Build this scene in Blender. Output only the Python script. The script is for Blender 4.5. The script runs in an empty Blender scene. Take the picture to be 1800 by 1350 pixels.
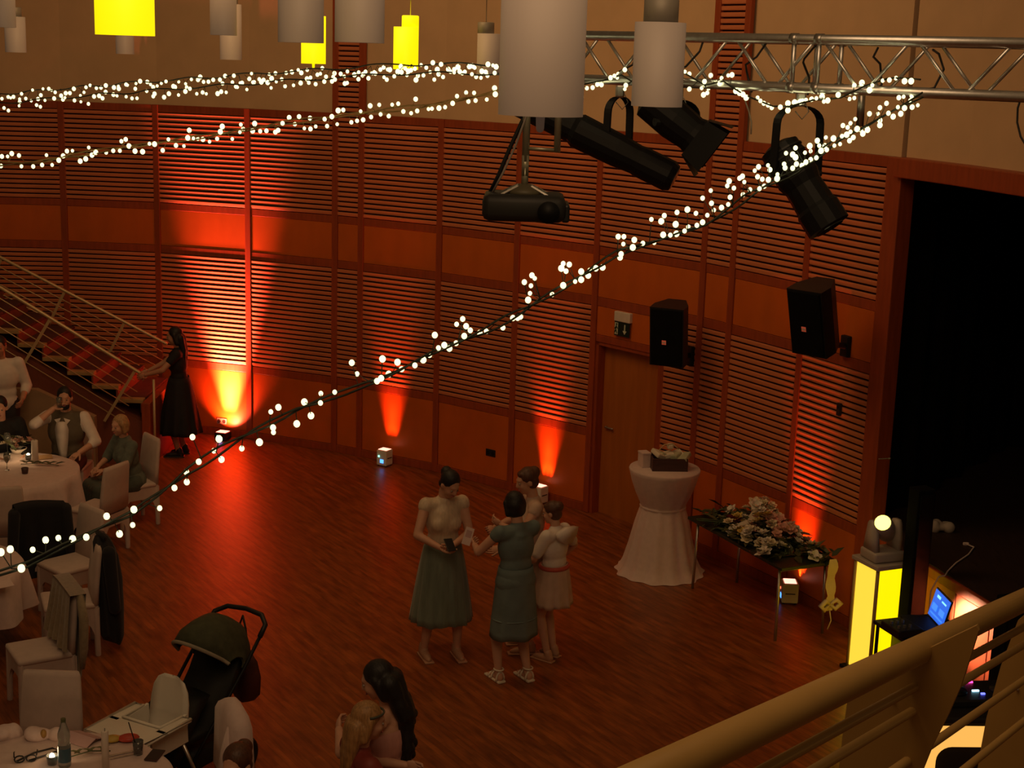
import bpy, bmesh, math, random
from mathutils import Vector as V, Matrix as M, Euler
random.seed(7)
sc = bpy.context.scene
COL = sc.collection
R = math.radians

# ------------------------------------------------------------------ camera
F, PITCH, ROLL, EYE = 2600.0, R(12.4), R(1.8), 5.1
FWD = V((0, math.cos(PITCH), -math.sin(PITCH)))
_r0 = V((1, 0, 0)); _u0 = _r0.cross(FWD)
RIGHT = _r0 * math.cos(ROLL) + _u0 * math.sin(ROLL)
UP = -_r0 * math.sin(ROLL) + _u0 * math.cos(ROLL)
CAM = V((0, 0, EYE))
cam = bpy.data.cameras.new('camera'); camo = bpy.data.objects.new('camera', cam); COL.objects.link(camo)
cam.sensor_width = 36; cam.lens = F * 36 / 1800; cam.clip_start = 0.05; cam.clip_end = 200
m = M((RIGHT, UP, -FWD)).transposed().to_4x4(); m.translation = CAM
camo.matrix_world = m
sc.camera = camo

def ray(px, py): return FWD * F + RIGHT * (px - 900) + UP * (675 - py)
def fl(px, py, z=0.0):
    d = ray(px, py); return CAM + d * ((z - EYE) / d.z)
def at(px, py, Y):
    d = ray(px, py); return CAM + d * (Y / d.y)

# ------------------------------------------------------------------ world, lights, exposure
w = bpy.data.worlds.new('world'); sc.world = w; w.use_nodes = True
w.node_tree.nodes['Background'].inputs[0].default_value = (1.0, 0.56, 0.235, 1)
w.node_tree.nodes['Background'].inputs[1].default_value = 0.062
sc.view_settings.view_transform = 'Standard'; sc.view_settings.look = 'None'
sc.view_settings.exposure = 0.0; sc.view_settings.gamma = 1.0
sc.view_settings.use_curve_mapping = False
sc.cycles.use_denoising = True
sc.cycles.max_bounces = 5; sc.cycles.diffuse_bounces = 2; sc.cycles.glossy_bounces = 3
sc.cycles.sample_clamp_indirect = 2.0

def light(name, kind, loc, energy, color, parent=None, **k):
    l = bpy.data.lights.new(name, kind); l.energy = energy; l.color = color
    for a, b in k.items():
        if a not in ('aim',): setattr(l, a, b)
    o = bpy.data.objects.new(name, l); COL.objects.link(o); o.location = loc
    if 'aim' in k:
        o.rotation_euler = (V(k['aim']) - V(loc)).to_track_quat('-Z', 'Y').to_euler()
    if parent:
        o.parent = parent; o.location = V(loc) - parent.location
    return o
# added soft fills, unseen overhead, standing in for more of the hall's pendants
light('house_light', 'AREA', (-2.4, 12.0, 8.8), 118, (1.0, 0.56, 0.23), shape='DISK', size=4.0, aim=(-0.2, 18.0, 4.6))
light('house_light', 'AREA', (-0.3, 2.5, 9.0), 115, (1.0, 0.62, 0.32), shape='DISK', size=5.0, aim=(-0.5, 11, 1))

# ------------------------------------------------------------------ materials
def srgb(r, g, b):
    f = lambda c: (c / 12.92 if c <= .04045 else ((c + .055) / 1.055) ** 2.4)
    return (f(r / 255), f(g / 255), f(b / 255))
MATS = {}
def mat(name, col, rough=.6, metal=0.0, var=.12, scale=8.0, emit=None, es=0.0, stretch=(1, 1, 1), bump=0.0, trans=0.0, alpha=1.0, spec=.5, sheen=0.0):
    if name in MATS: return MATS[name]
    m = bpy.data.materials.new(name); m.use_nodes = True; nt = m.node_tree; N = nt.nodes; L = nt.links
    p = N['Principled BSDF']
    p.inputs['Base Color'].default_value = (*col, 1); p.inputs['Roughness'].default_value = rough
    p.inputs['Metallic'].default_value = metal; p.inputs['Specular IOR Level'].default_value = spec
    if sheen: p.inputs['Sheen Weight'].default_value = sheen
    if trans: p.inputs['Transmission Weight'].default_value = trans
    if alpha < 1: p.inputs['Alpha'].default_value = alpha
    if var or bump:
        tc = N.new('ShaderNodeTexCoord'); mp = N.new('ShaderNodeMapping'); nz = N.new('ShaderNodeTexNoise')
        mp.inputs['Scale'].default_value = stretch; nz.inputs['Scale'].default_value = scale; nz.inputs['Detail'].default_value = 4
        L.new(tc.outputs['Object'], mp.inputs[0]); L.new(mp.outputs[0], nz.inputs['Vector'])
        if var:
            r = N.new('ShaderNodeValToRGB')
            r.color_ramp.elements[0].position = .3; r.color_ramp.elements[1].position = .7
            r.color_ramp.elements[0].color = (*[c * (1 - var) for c in col], 1)
            r.color_ramp.elements[1].color = (*[min(1, c * (1 + var)) for c in col], 1)
            L.new(nz.outputs['Fac'], r.inputs[0]); L.new(r.outputs[0], p.inputs['Base Color'])
        if bump:
            b = N.new('ShaderNodeBump'); b.inputs['Strength'].default_value = bump; b.inputs['Distance'].default_value = .01
            L.new(nz.outputs['Fac'], b.inputs['Height']); L.new(b.outputs[0], p.inputs['Normal'])
    if emit:
        p.inputs['Emission Color'].default_value = (*emit, 1); p.inputs['Emission Strength'].default_value = es
    MATS[name] = m; return m

def floor_mat():
    m = bpy.data.materials.new('parquet'); m.use_nodes = True; nt = m.node_tree; N = nt.nodes; L = nt.links
    p = N['Principled BSDF']
    tc = N.new('ShaderNodeTexCoord'); mp = N.new('ShaderNodeMapping'); mp.inputs['Rotation'].default_value = (0, 0, R(57))
    L.new(tc.outputs['Object'], mp.inputs[0])
    br = N.new('ShaderNodeTexBrick'); br.offset = .37; br.inputs['Scale'].default_value = 1.0
    br.inputs['Brick Width'].default_value = .42; br.inputs['Row Height'].default_value = .055
    br.inputs['Mortar Size'].default_value = .0012; br.inputs['Bias'].default_value = 0.0
    br.inputs['Color1'].default_value = (.34, .095, .018, 1); br.inputs['Color2'].default_value = (.24, .062, .011, 1)
    br.inputs['Mortar'].default_value = (.13, .032, .006, 1)
    L.new(mp.outputs[0], br.inputs['Vector'])
    mp2 = N.new('ShaderNodeMapping'); mp2.inputs['Scale'].default_value = (1.5, 9, 1)
    L.new(mp.outputs[0], mp2.inputs[0])
    nz = N.new('ShaderNodeTexNoise'); nz.inputs['Scale'].default_value = 2.2; nz.inputs['Detail'].default_value = 5
    L.new(mp2.outputs[0], nz.inputs['Vector'])
    rp = N.new('ShaderNodeValToRGB'); rp.color_ramp.elements[0].position = .3; rp.color_ramp.elements[1].position = .72
    rp.color_ramp.elements[0].color = (.50, .50, .50, 1); rp.color_ramp.elements[1].color = (1.3, 1.32, 1.35, 1)
    L.new(nz.outputs['Fac'], rp.inputs[0])
    mx = N.new('ShaderNodeMix'); mx.data_type = 'RGBA'; mx.blend_type = 'MULTIPLY'; mx.inputs[0].default_value = 1.0
    L.new(br.outputs['Color'], mx.inputs[6]); L.new(rp.outputs[0], mx.inputs[7])
    L.new(mx.outputs[2], p.inputs['Base Color'])
    p.inputs['Roughness'].default_value = .37; p.inputs['Specular IOR Level'].default_value = .5
    bp = N.new('ShaderNodeBump'); bp.inputs['Strength'].default_value = .12; bp.inputs['Distance'].default_value = .004
    L.new(nz.outputs['Fac'], bp.inputs['Height']); L.new(bp.outputs[0], p.inputs['Normal'])
    return m

PLASTER = mat('plaster', (.68, .46, .27), .85, var=.05, scale=3, bump=.05)
SLAT = mat('slat_wood', (.62, .20, .085), .5, var=.2, scale=3, stretch=(.6, 8, 12))
FRAME = mat('frame_wood', (.34, .062, .016), .45, var=.15, scale=4, stretch=(6, 6, .8))
PANEL = mat('panel_veneer', (.60, .125, .010), .42, var=.10, scale=3, stretch=(1, 1, .6))
DOORM = mat('door_veneer', (.44, .13, .018), .45, var=.10, scale=3, stretch=(5, 5, .5))
VOID = mat('slat_backing', (.07, .006, .003), .9, var=0)
BLACKCLOTH = mat('black_molton', (.006, .006, .007), .95, var=.2, spec=.1)
BLACK = mat('black_plastic', (.012, .012, .013), .45, var=.1)
BLACKM = mat('black_metal', (.006, .006, .007), .55, var=.1, spec=.3)
ALU = mat('aluminium', (.85, .84, .82), .36, metal=1.0, var=.08, scale=30)
STEEL = mat('brushed_steel', (.55, .52, .48), .32, metal=.9, var=.08)
RAILM = mat('beige_lacquer', (.42, .25, .07), .42, var=.05)
STAIRRAIL = mat('champagne_rail', (.62, .47, .25), .35, metal=.3, var=.05)
LINEN = mat('white_linen', (.70, .54, .51), .85, var=.05, scale=20, bump=.08, sheen=.2)
COVER = mat('chair_cover_fabric', (.58, .45, .40), .8, var=.05, scale=14, bump=.06, sheen=.2)
SHADE = mat('opal_shade', (.60, .52, .47), .5, var=.03, scale=2, emit=(1, .74, .55), es=.02)
SHADELIT = mat('lit_yellow_shade', (.85, .70, .05), .5, var=0, emit=(1.0, .80, .0), es=1.05)
CAPM = mat('lamp_cap_grey', (.34, .31, .26), .5, metal=.2, var=.05)
CABLE = mat('dark_green_cable', (.02, .025, .014), .6, var=.1)
CABLEG = mat('gold_cable', (.32, .20, .06), .5, var=.1)
BULB = mat('bulb_glow', (1, .95, .7), .4, var=0, emit=(1.0, .95, .50), es=1.7)
WHITEP = mat('white_plastic', (.80, .75, .66), .45, var=.03)
SKIN = mat('skin', (.62, .33, .22), .55, var=.06, scale=12)
SKIN2 = mat('skin_tan', (.52, .26, .16), .55, var=.06, scale=12)

# ------------------------------------------------------------------ mesh builder
def frame(d, hint=V((0, 0, 1))):
    d = V(d).normalized()
    if abs(d.dot(hint)) > .97: hint = V((1, 0, 0))
    a = d.cross(hint).normalized(); b = a.cross(d).normalized()
    return a, b, d

class B:
    def __init__(s): s.v = []; s.f = []
    def add(s, vs, fs):
        o = len(s.v); s.v += [tuple(p) for p in vs]; s.f += [tuple(i + o for i in f) for f in fs]; return s
    def box(s, c, size, Rm=None):
        c = V(c); x, y, z = [k / 2 for k in size]
        vs = [V((i * x, j * y, k * z)) for k in (-1, 1) for j in (-1, 1) for i in (-1, 1)]
        if Rm is not None: vs = [Rm @ p for p in vs]
        return s.add([c + p for p in vs], [(0, 2, 3, 1), (4, 5, 7, 6), (0, 1, 5, 4), (2, 6, 7, 3), (0, 4, 6, 2), (1, 3, 7, 5)])
    def rbox(s, c, size, bev, Rm=None):            # box with chamfered edges
        bm = bmesh.new(); bmesh.ops.create_cube(bm, size=1.0)
        for v_ in bm.verts: v_.co = V((v_.co.x * size[0], v_.co.y * size[1], v_.co.z * size[2]))
        bmesh.ops.bevel(bm, geom=bm.edges[:], offset=bev, segments=2, affect='EDGES', profile=.5)
        bm.verts.ensure_lookup_table(); vs = [v_.co.copy() for v_ in bm.verts]
        fs = [tuple(v_.index for v_ in f.verts) for f in bm.faces]; bm.free()
        c = V(c)
        return s.add([c + (Rm @ p if Rm is not None else p) for p in vs], fs)
    def rings(s, rings, close=True, cap0=True, cap1=True):
        n = len(rings[0]); vs = [p for r in rings for p in r]; fs = []
        for i in range(len(rings) - 1):
            for j in range(n if close else n - 1):
                k = (j + 1) % n
                fs.append((i * n + j, i * n + k, (i + 1) * n + k, (i + 1) * n + j))
        if cap0: fs.append(tuple(reversed(range(n))))
        if cap1: fs.append(tuple(range((len(rings) - 1) * n, len(rings) * n)))
        return s.add(vs, fs)
    def cyl(s, p0, p1, r0, r1=None, n=10, cap=True):
        p0, p1 = V(p0), V(p1); r1 = r0 if r1 is None else r1
        a, b, d = frame(p1 - p0)
        c = [(math.cos(2 * math.pi * i / n), math.sin(2 * math.pi * i / n)) for i in range(n)]
        return s.rings([[p + (a * x - b * y) * r for x, y in c] for p, r in ((p0, r0), (p1, r1))], True, cap, cap)
    def caps(s, p0, p1, r0, r1=None, n=10):
        p0, p1 = V(p0), V(p1); r1 = r0 if r1 is None else r1
        if (p1 - p0).length < 1e-5: p1 = p0 + V((0, 0, 1e-4))
        a, b, d = frame(p1 - p0); rs = []
        c = [(math.cos(2 * math.pi * i / n), math.sin(2 * math.pi * i / n)) for i in range(n)]
        for t in (-80, -50, -22, 0): rs.append([p0 + d * r0 * math.sin(R(t)) + (a * x - b * y) * r0 * math.cos(R(t)) for x, y in c])
        for t in (0, 22, 50, 80): rs.append([p1 + d * r1 * math.sin(R(t)) + (a * x - b * y) * r1 * math.cos(R(t)) for x, y in c])
        return s.rings(rs)
    def tube(s, path, r, n=8, closed=False):
        path = [V(p) for p in path]; m_ = len(path); rs = []; up = None
        for i, p in enumerate(path):
            if closed: d = path[(i + 1) % m_] - path[i - 1]
            else: d = path[min(i + 1, m_ - 1)] - path[max(i - 1, 0)]
            d.normalize()
            if up is None: a, b, _ = frame(d)
            else:
                a = up - d * up.dot(d); a.normalize(); b = d.cross(a) * -1
                b = a.cross(d)
            up = a
            rr = r[i] if isinstance(r, (list, tuple)) else r
            rs.append([p + (a * math.cos(2 * math.pi * k / n) - b * math.sin(2 * math.pi * k / n)) * rr for k in range(n)])
        if closed: rs.append(rs[0]); return s.rings(rs, True, False, False)
        return s.rings(rs)
    def ell(s, c, r, Rm=None, n=12, k=8):
        c = V(c); r = (r, r, r) if isinstance(r, (int, float)) else r; rs = []
        for i in range(k + 1):
            t = -math.pi / 2 + math.pi * i / k; t = max(-1.5, min(1.5, t)); q = []
            for j in range(n):
                u = 2 * math.pi * j / n
                p = V((r[0] * math.cos(t) * math.cos(u), r[1] * math.cos(t) * math.sin(u), r[2] * math.sin(t)))
                q.append(c + (Rm @ p if Rm is not None else p))
            rs.append(q)
        return s.rings(rs)
    def lathe(s, prof, n=24, c=(0, 0, 0), fold=None, cap0=True, cap1=True, sx=1.0, sy=1.0):
        c = V(c); rs = []
        for i, (r, z) in enumerate(prof):
            q = []
            for j in range(n):
                u = 2 * math.pi * j / n; rr = r * (1 + (fold(i, u) if fold else 0))
                q.append(c + V((rr * math.cos(u) * sx, rr * math.sin(u) * sy, z)))
            rs.append(q)
        return s.rings(rs, True, cap0, cap1)
    def prism(s, poly, depth, O, X, Y):              # polygon in the plane O,X,Y pushed along X x Y, centred
        O, X, Y = V(O), V(X), V(Y); Z = X.cross(Y).normalized() * (depth / 2); n = len(poly)
        a = [O + X * p[0] + Y * p[1] - Z for p in poly]; b = [O + X * p[0] + Y * p[1] + Z for p in poly]
        return s.add(a + b, [tuple(reversed(range(n))), tuple(range(n, 2 * n))] + [(i, (i + 1) % n, n + (i + 1) % n, n + i) for i in range(n)])
    def quad(s, *p): return s.add(p, [tuple(range(len(p)))])
    def build(s, name, ma, parent=None, smooth=False, world=False, label=None, off=None):
        me = bpy.data.meshes.new(name)
        vs = s.v
        if world and parent is not None: l = parent.location; vs = [(p[0] - l.x, p[1] - l.y, p[2] - l.z) for p in vs]
        me.from_pydata(vs, [], s.f); me.materials.append(ma)
        if smooth: me.polygons.foreach_set('use_smooth', [True] * len(me.polygons))
        me.update()
        o = bpy.data.objects.new(name, me); COL.objects.link(o)
        if parent is not None: o.parent = parent
        if label: o['label'] = label
        return o

def tag(o, label=None, cat=None, group=None, kind=None):
    if label: o['label'] = label
    if cat: o['category'] = cat
    if group: o['group'] = group
    if kind: o['kind'] = kind
    return o
def thing(name, label, cat, loc=(0, 0, 0), rz=0.0, group=None):
    o = bpy.data.objects.new(name, None); COL.objects.link(o); o.empty_display_size = .1
    o.location = loc; o.rotation_euler = (0, 0, rz); return tag(o, label, cat, group)
def place(name, me, parent, loc=(0, 0, 0), rot=(0, 0, 0), scale=None):
    o = bpy.data.objects.new(name, me); COL.objects.link(o); o.parent = parent; o.location = loc; o.rotation_euler = rot
    if scale: o.scale = scale
    return o
def mesh_of(b, name, ma, smooth=False):
    me = bpy.data.meshes.new(name); me.from_pydata(b.v, [], b.f); me.materials.append(ma)
    if smooth: me.polygons.foreach_set('use_smooth', [True] * len(me.polygons))
    me.update(); return me
def copy_tree(o, parent=None):
    c = o.copy(); COL.objects.link(c); c.parent = parent
    for ch in [k for k in bpy.data.objects if k.parent == o]: copy_tree(ch, c)
    return c
def remesh(b, voxel, smooth=4, factor=.5, cut=None):
    me = bpy.data.meshes.new('tmp'); me.from_pydata(b.v, [], b.f); me.update()
    o = bpy.data.objects.new('tmp', me); COL.objects.link(o)
    r = o.modifiers.new('r', 'REMESH'); r.mode = 'VOXEL'; r.voxel_size = voxel; r.use_smooth_shade = True
    if smooth:
        q = o.modifiers.new('s', 'SMOOTH'); q.iterations = smooth; q.factor = factor
    dg = bpy.context.evaluated_depsgraph_get(); dg.update()
    out = bpy.data.meshes.new_from_object(o.evaluated_get(dg))
    bpy.data.objects.remove(o); bpy.data.meshes.remove(me)
    bm = bmesh.new(); bm.from_mesh(out)
    for (pt, no) in (cut or []):
        bmesh.ops.bisect_plane(bm, geom=bm.verts[:] + bm.edges[:] + bm.faces[:], plane_co=pt, plane_no=no, clear_outer=True)
    res = B(); bm.verts.ensure_lookup_table(); bm.verts.index_update()
    res.v = [tuple(v_.co) for v_ in bm.verts]; res.f = [tuple(v_.index for v_ in f.verts) for f in bm.faces]
    bm.free(); bpy.data.meshes.remove(out)
    return res

# ================================================================== THE SETTING
fb = B(); fb.box((0, 9, -.06), (34, 34, .12))
tag(fb.build('floor', floor_mat()), kind='structure')

PTS = [(-8.7, 19.45), (-7.38, 19.70), (-6.06, 19.79), (-4.78, 19.67), (-3.50, 19.27), (-2.30, 18.74), (-1.95, 18.55), (-0.93, 17.94),
       (0.02, 17.21), (0.91, 16.44), (1.96, 15.27), (2.21, 14.90), (2.77, 13.97), (3.26, 12.97)]
ZT, ZA, ZB, ZC, ZD, ZE, ZF = 4.37, 3.09, 3.0, 2.525, 2.425, 1.0, .905
ZS = 4.275                                       # top of the upper slats
walls = {}
WALLTOP = 7.4
def bayframe(i):
    A = V((*PTS[i], 0)); Bp = V((*PTS[i + 1], 0)); t = (Bp - A); L = t.length; t.normalize()
    return A, t, V((t.y, -t.x, 0)), L, math.atan2(t.y, t.x)
wb = {k: B() for k in ('wall_left', 'wall_back', 'wall_right')}
WOF = lambda i: 'wall_left' if i < 4 else 'wall_back' if i < 9 else 'wall_right'
for i in range(len(PTS) - 1):
    A, t, n, L, a = bayframe(i)
    P = lambda u, o, z: A + t * u + n * o + V((0, 0, z))
    b = wb[WOF(i)]
    # plaster above the panelling and the dark void behind the slats
    b.add([P(-.02, -.05, ZT - .05), P(L + .02, -.05, ZT - .05), P(L + .02, -.05, WALLTOP), P(-.02, -.05, WALLTOP),
           P(-.02, -.25, ZT - .05), P(L + .02, -.25, ZT - .05), P(L + .02, -.25, WALLTOP), P(-.02, -.25, WALLTOP)],
          [(0, 1, 2, 3), (5, 4, 7, 6), (4, 5, 1, 0), (3, 2, 6, 7), (4, 0, 3, 7), (1, 5, 6, 2)])
for k, b in wb.items():
    walls[k] = tag(b.build(k, PLASTER), kind='structure')

def slat_mesh(L):
    h, d, c = .0445, .022, .007
    prof = [(0, -h / 2), (-d + .009, -h / 2), (-d + .004, -h / 2 + .004), (-d, h / 2 - c), (-d + .004, h / 2), (0, h / 2)]
    b = B(); b.rings([[V((x, p[0], p[1])) for p in prof] for x in (0, L)])
    return mesh_of(b, 'slat', SLAT)
PITCHZ = .0615
FW = .085                                         # frame width
# narrow slatted pilasters run on up the plaster
for i in range(len(PTS) - 1):
    A, t, n, L, a = bayframe(i); W = walls[WOF(i)]; rot = (0, 0, a)
    door_bay = (i == 9); column = i in (5, 10)
    u0, u1 = FW / 2, L - FW / 2
    top = 6.6 if column else ZT
    b = B()                                        # backing board behind everything
    b.box((L / 2, .03, top / 2), (L, .02, top)); me = mesh_of(b, 'backing', VOID)
    if not door_bay: place('backing_board', me, W, A - n * .0, rot)
    else:
        b = B(); b.box((L / 2, .03, (2.1 + ZT) / 2), (L, .02, ZT - 2.1)); b.box((L * .83, .03, 1.05), (L * .34, .02, 2.1))
        place('backing_board', mesh_of(b, 'backing', VOID), W, A, rot)
    sm = slat_mesh(u1 - u0)
    rngs = [(ZD, ZE)] if not door_bay else []
    if column: rngs += [(6.55, ZA)]
    else: rngs += [(ZS, ZA)]
    for z1, z0 in rngs:
        k = int(round((z1 - z0) / PITCHZ)); pz = (z1 - z0) / k
        for j in range(k): place('slat', sm, W, A + t * u0 + n * -.004 + V((0, 0, z0 + pz * (j + .5))), rot)
    if door_bay:
        sd0 = L * .695; s2 = slat_mesh(u1 - sd0)
        k = int(round((ZD - ZE * .0 - .12) / PITCHZ)); pz = (ZD - .12) / k
        for j in range(k): place('slat', s2, W, A + t * sd0 + n * -.004 + V((0, 0, .12 + pz * (j + .5))), rot)
    # rails
    def rail(z0, z1, ua=u0, ub=u1, name='rail', out=.012):
        b = B(); b.rbox(((ua + ub) / 2, -out + .02, (z0 + z1) / 2), (ub - ua, .04, z1 - z0), .004)
        b.build(name, FRAME, W).matrix_local = M.Translation(A) @ M.Rotation(a, 4, 'Z')
    def panel(z0, z1, ua=u0, ub=u1):
        g = .006
        b = B(); b.rbox(((ua + ub) / 2, .001, (z0 + z1) / 2), (ub - ua - g, .02, z1 - z0 - g), .003)
        b.build('panel', PANEL, W).matrix_local = M.Translation(A) @ M.Rotation(a, 4, 'Z')
    rail(ZB, ZA); rail(ZD, ZC); panel(ZC, ZB)
    if not column: rail(ZS, ZT, name='top_rail')
    if not door_bay:
        rail(ZF, ZE); panel(.10, ZF); rail(0, .10, name='skirting', out=.02)
    else:
        rail(2.02, 2.10, u0, sd0 - .03); panel(2.10, ZD, u0, sd0 - .03); rail(0, .12, sd0, u1, name='skirting', out=.02)
        rail(0, 2.42, sd0 - .055, sd0, name='mullion')
    # mullion at the left end of the bay
    tall = i in (5, 6, 10, 11)
    b = B(); b.rbox((0, -.002, (6.6 if tall else ZT) / 2), (FW, .05, 6.6 if tall else ZT), .005)
    b.build('mullion', FRAME, W).matrix_local = M.Translation(A) @ M.Rotation(a, 4, 'Z')
    if door_bay:                                   # the door leaf in its recess
        D0, D1 = u0, sd0 - .055
        d = tag(thing('door_1', None, None, A + t * (D0 + D1) / 2), kind='structure')
        b = B(); b.box((0, .13, 1.0), (D1 - D0, .04, 2.0)); b.build('door_leaf', DOORM, d).rotation_euler = rot
        for s_ in (-1, 1):
            b = B(); b.box((s_ * ((D1 - D0) / 2 - .02), .065, 1.01), (.04, .13, 2.02)); b.build('door_jamb', FRAME, d).rotation_euler = rot
        b = B(); b.box((0, .065, 2.0), (D1 - D0, .13, .04)); b.build('door_lintel', FRAME, d).rotation_euler = rot
        b = B(); b.caps((-.38, .085, 1.03), (-.27, .085, 1.03), .011); b.cyl((-.38, .11, 1.03), (-.38, .08, 1.03), .012); b.build('door_handle', STEEL, d, True).rotation_euler = rot
# the end post of the panelling beside the stage
A, t, n, L, a = bayframe(len(PTS) - 2)
E0 = V((*PTS[-1], 0))
b = B(); b.rbox((.03, .05, ZT / 2), (.20, .16, ZT), .008); o = b.build('stage_post', FRAME, walls['wall_right']); o.matrix_local = M.Translation(E0) @ M.Rotation(a, 4, 'Z')

# ---- the stage
SL = [V((3.30, 12.88, 0)), V((3.59, 12.11, 0)), V((3.87, 11.15, 0)), V((4.08, 10.2, 0)), V((4.22, 9.2, 0)), V((4.3, 8.0, 0))]
st = B(); poly = [(p.x, p.y) for p in SL] + [(12, 8.0), (12, 16.5), (3.9, 16.5), (3.4, 13.1)]
st.prism(poly, .06, (0, 0, .97), (1, 0, 0), (0, 1, 0))
STAGEF = mat('dark_stage_boards', (.035, .016, .010), .6, var=.2, scale=4, stretch=(8, 1, 1))
stage = tag(st.build('floor_stage', STAGEF), kind='structure')
fa = B(); cu = B(); hd = B(); up_ = B()
fascia = tag(thing('wall_stage', None, None), kind='structure')
FASC = mat('stage_fascia', (.50, .155, .085), .5, var=.08, scale=3)
for i in range(len(SL) - 1):
    p, q = SL[i], SL[i + 1]; d = (q - p); L = d.length; a = math.atan2(d.y, d.x); T = M.Translation(p) @ M.Rotation(a, 4, 'Z')
    k = max(1, round(L / .5)); wd = L / k
    for j in range(k):
        b = B(); b.rbox((wd * (j + .5), .02, .445), (wd - .012, .03, .88), .004); b.build('fascia_panel', FASC, fascia).matrix_local = T
    b = B(); b.rbox((L / 2, .005, .945), (L + .01, .07, .09), .01); b.build('stage_nosing', FRAME, fascia).matrix_local = T
    b = B(); b.box((L / 2, .05, .45), (L, .02, .9)); b.build('backing_board', VOID, fascia).matrix_local = T
    b = B(); b.rbox((L / 2, .0, 4.29), (L + .02, .16, .17), .01); b.build('header_beam', FRAME, fascia).matrix_local = T
    b = B(); b.box((L / 2, .16, (4.3 + WALLTOP) / 2), (L + .06, .2, WALLTOP - 4.3)); b.build('plaster', PLASTER, fascia).matrix_local = T
# black curtains round the stage, pleated
def curtain(p, q, z0=1.0, z1=4.6):
    p, q = V((*p, 0)), V((*q, 0)); d = q - p; L = d.length; d.normalize(); n = V((d.y, -d.x, 0)); k = int(L / .06)
    vs = []; 
    for i in range(k + 1):
        u = L * i / k; o = .05 * math.sin(u * 9) + .02 * math.sin(u * 23 + 1)
        vs += [p + d * u + n * o + V((0, 0, z0)), p + d * u + n * o + V((0, 0, z1))]
    b = B(); b.add(vs, [(2 * i, 2 * i + 2, 2 * i + 3, 2 * i + 1) for i in range(k)])
    b.build('curtain', BLACKCLOTH, fascia, True)
curtain((3.34, 13.05), (5.6, 16.2)); curtain((5.6, 16.2), (11.8, 16.2)); curtain((11.8, 16.2), (11.8, 8.1)); curtain((11.8, 8.1), (4.5, 8.1))
b = B(); b.prism([(p.x + .3, p.y) for p in SL] + [(12, 8.0), (12, 16.5), (4.2, 16.5), (3.6, 13.1)], .06, (0, 0, 4.62), (1, 0, 0), (0, 1, 0)); b.build('stage_ceiling', BLACKCLOTH, fascia)

# ---- the stair on the left
stair = tag(thing('stair', None, None), kind='structure')
TREAD = mat('stair_tread', (.42, .27, .11), .55, var=.12, scale=6)
CARPET = mat('stair_carpet', (.085, .022, .012), .9, var=.2)
RISER = mat('stair_riser', (.22, .06, .03), .6, var=.12)
SIDEW = mat('stair_side_wall', (.36, .23, .13), .8, var=.08)
x1, ztop = -4.56, .84
for k in range(16):
    xr = x1 - .30 * k; z = ztop + .165 * k
    b = B(); b.rbox((xr - .165, 18.52, z - .02), (.33, 1.16, .04), .006); b.build('tread', CARPET, stair)
    b = B(); b.rbox((xr - .165, 17.87, z - .025), (.33, .13, .05), .008); b.build('tread_edge', TREAD, stair)
    b = B(); b.box((xr - .02, 18.45, z - .105), (.02, 1.28, .13)); b.build('riser', RISER, stair)
b = B(); n = 16
poly = [(x1, 0), (x1, ztop - .04)]
for k in range(n): poly += [(x1 - .30 * (k + 1), ztop - .04 + .165 * k), (x1 - .30 * (k + 1), ztop - .04 + .165 * (k + 1))]
poly += [(x1 - .30 * n, 0)]
lower = [(x1, 0), (x1, ztop - .30), (x1 - .3 * n, ztop - .30 + .165 * n), (x1 - .3 * n, 0)]
b.prism(lower, 1.26, (0, 18.45, 0), (1, 0, 0), (0, 0, 1)); b.build('stair_body', RISER, stair)
b = B(); b.rbox((-4.50, 18.4, .41), (.11, 1.4, .82), .01); b.build('stair_end_panel', FRAME, stair)
b = B(); b.prism([(-5.05, 0), (-5.05, .70), (-5.75, 1.02), (-9.5, 1.02), (-9.5, 0)], .10, (0, 17.45, 0), (1, 0, 0), (0, 0, 1)); b.build('low_wall', SIDEW, stair)

def stair_railing(Y, h0, h1, posts, label, rods, newel=None):
    a, c = V(h0), V(h1); d = (c - a).normalized(); nn = V((d.z, 0, -d.x));
    if nn.z > 0: nn = -nn
    r = thing('stair_railing', label, 'railing', (c.x, Y, 0), 0, 'railings of the left stair')
    b = B(); b.caps(a, c, .021, n=10); b.build('handrail', STAIRRAIL, r, True, True)
    for k in range(rods):
        o = nn * (.12 + .105 * k); b = B(); e = c + o + d * (.10 * (k > 0))
        b.cyl(a + o, e, .007, n=6); b.build('rod', STAIRRAIL, r, True, True)
    for u in posts:
        p = a.lerp(c, u); b = B(); b.box((p + p + nn * (.14 + .105 * rods)) / 2, (.035, .012, .14 + .105 * rods), M((d, V((0, 1, 0)), nn)).transposed() if True else None)
        b.build('post', STAIRRAIL, r, False, True)
    if newel:
        b = B(); b.cyl(newel, V(newel) + V((0, 0, 1.12)), .016); b.build('newel', STAIRRAIL, r, True, True)
p = at(245, 655, 17.72); q = at(0, 505, 17.72); q2 = q + (q - p) * 1.0
stair_railing(17.72, q2, p, (.06, .36, .68, .985), 'nearer of the two sloping stair railings, behind the seated man', 6, (-4.40, 17.72, 0))
p = at(292, 604, 19.05); q = at(0, 452, 19.05); q2 = q + (q - p) * .8
stair_railing(19.05, q2, p, (.1, .45, .66, .86), 'farther sloping stair railing, running against the slatted wall', 5)

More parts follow.
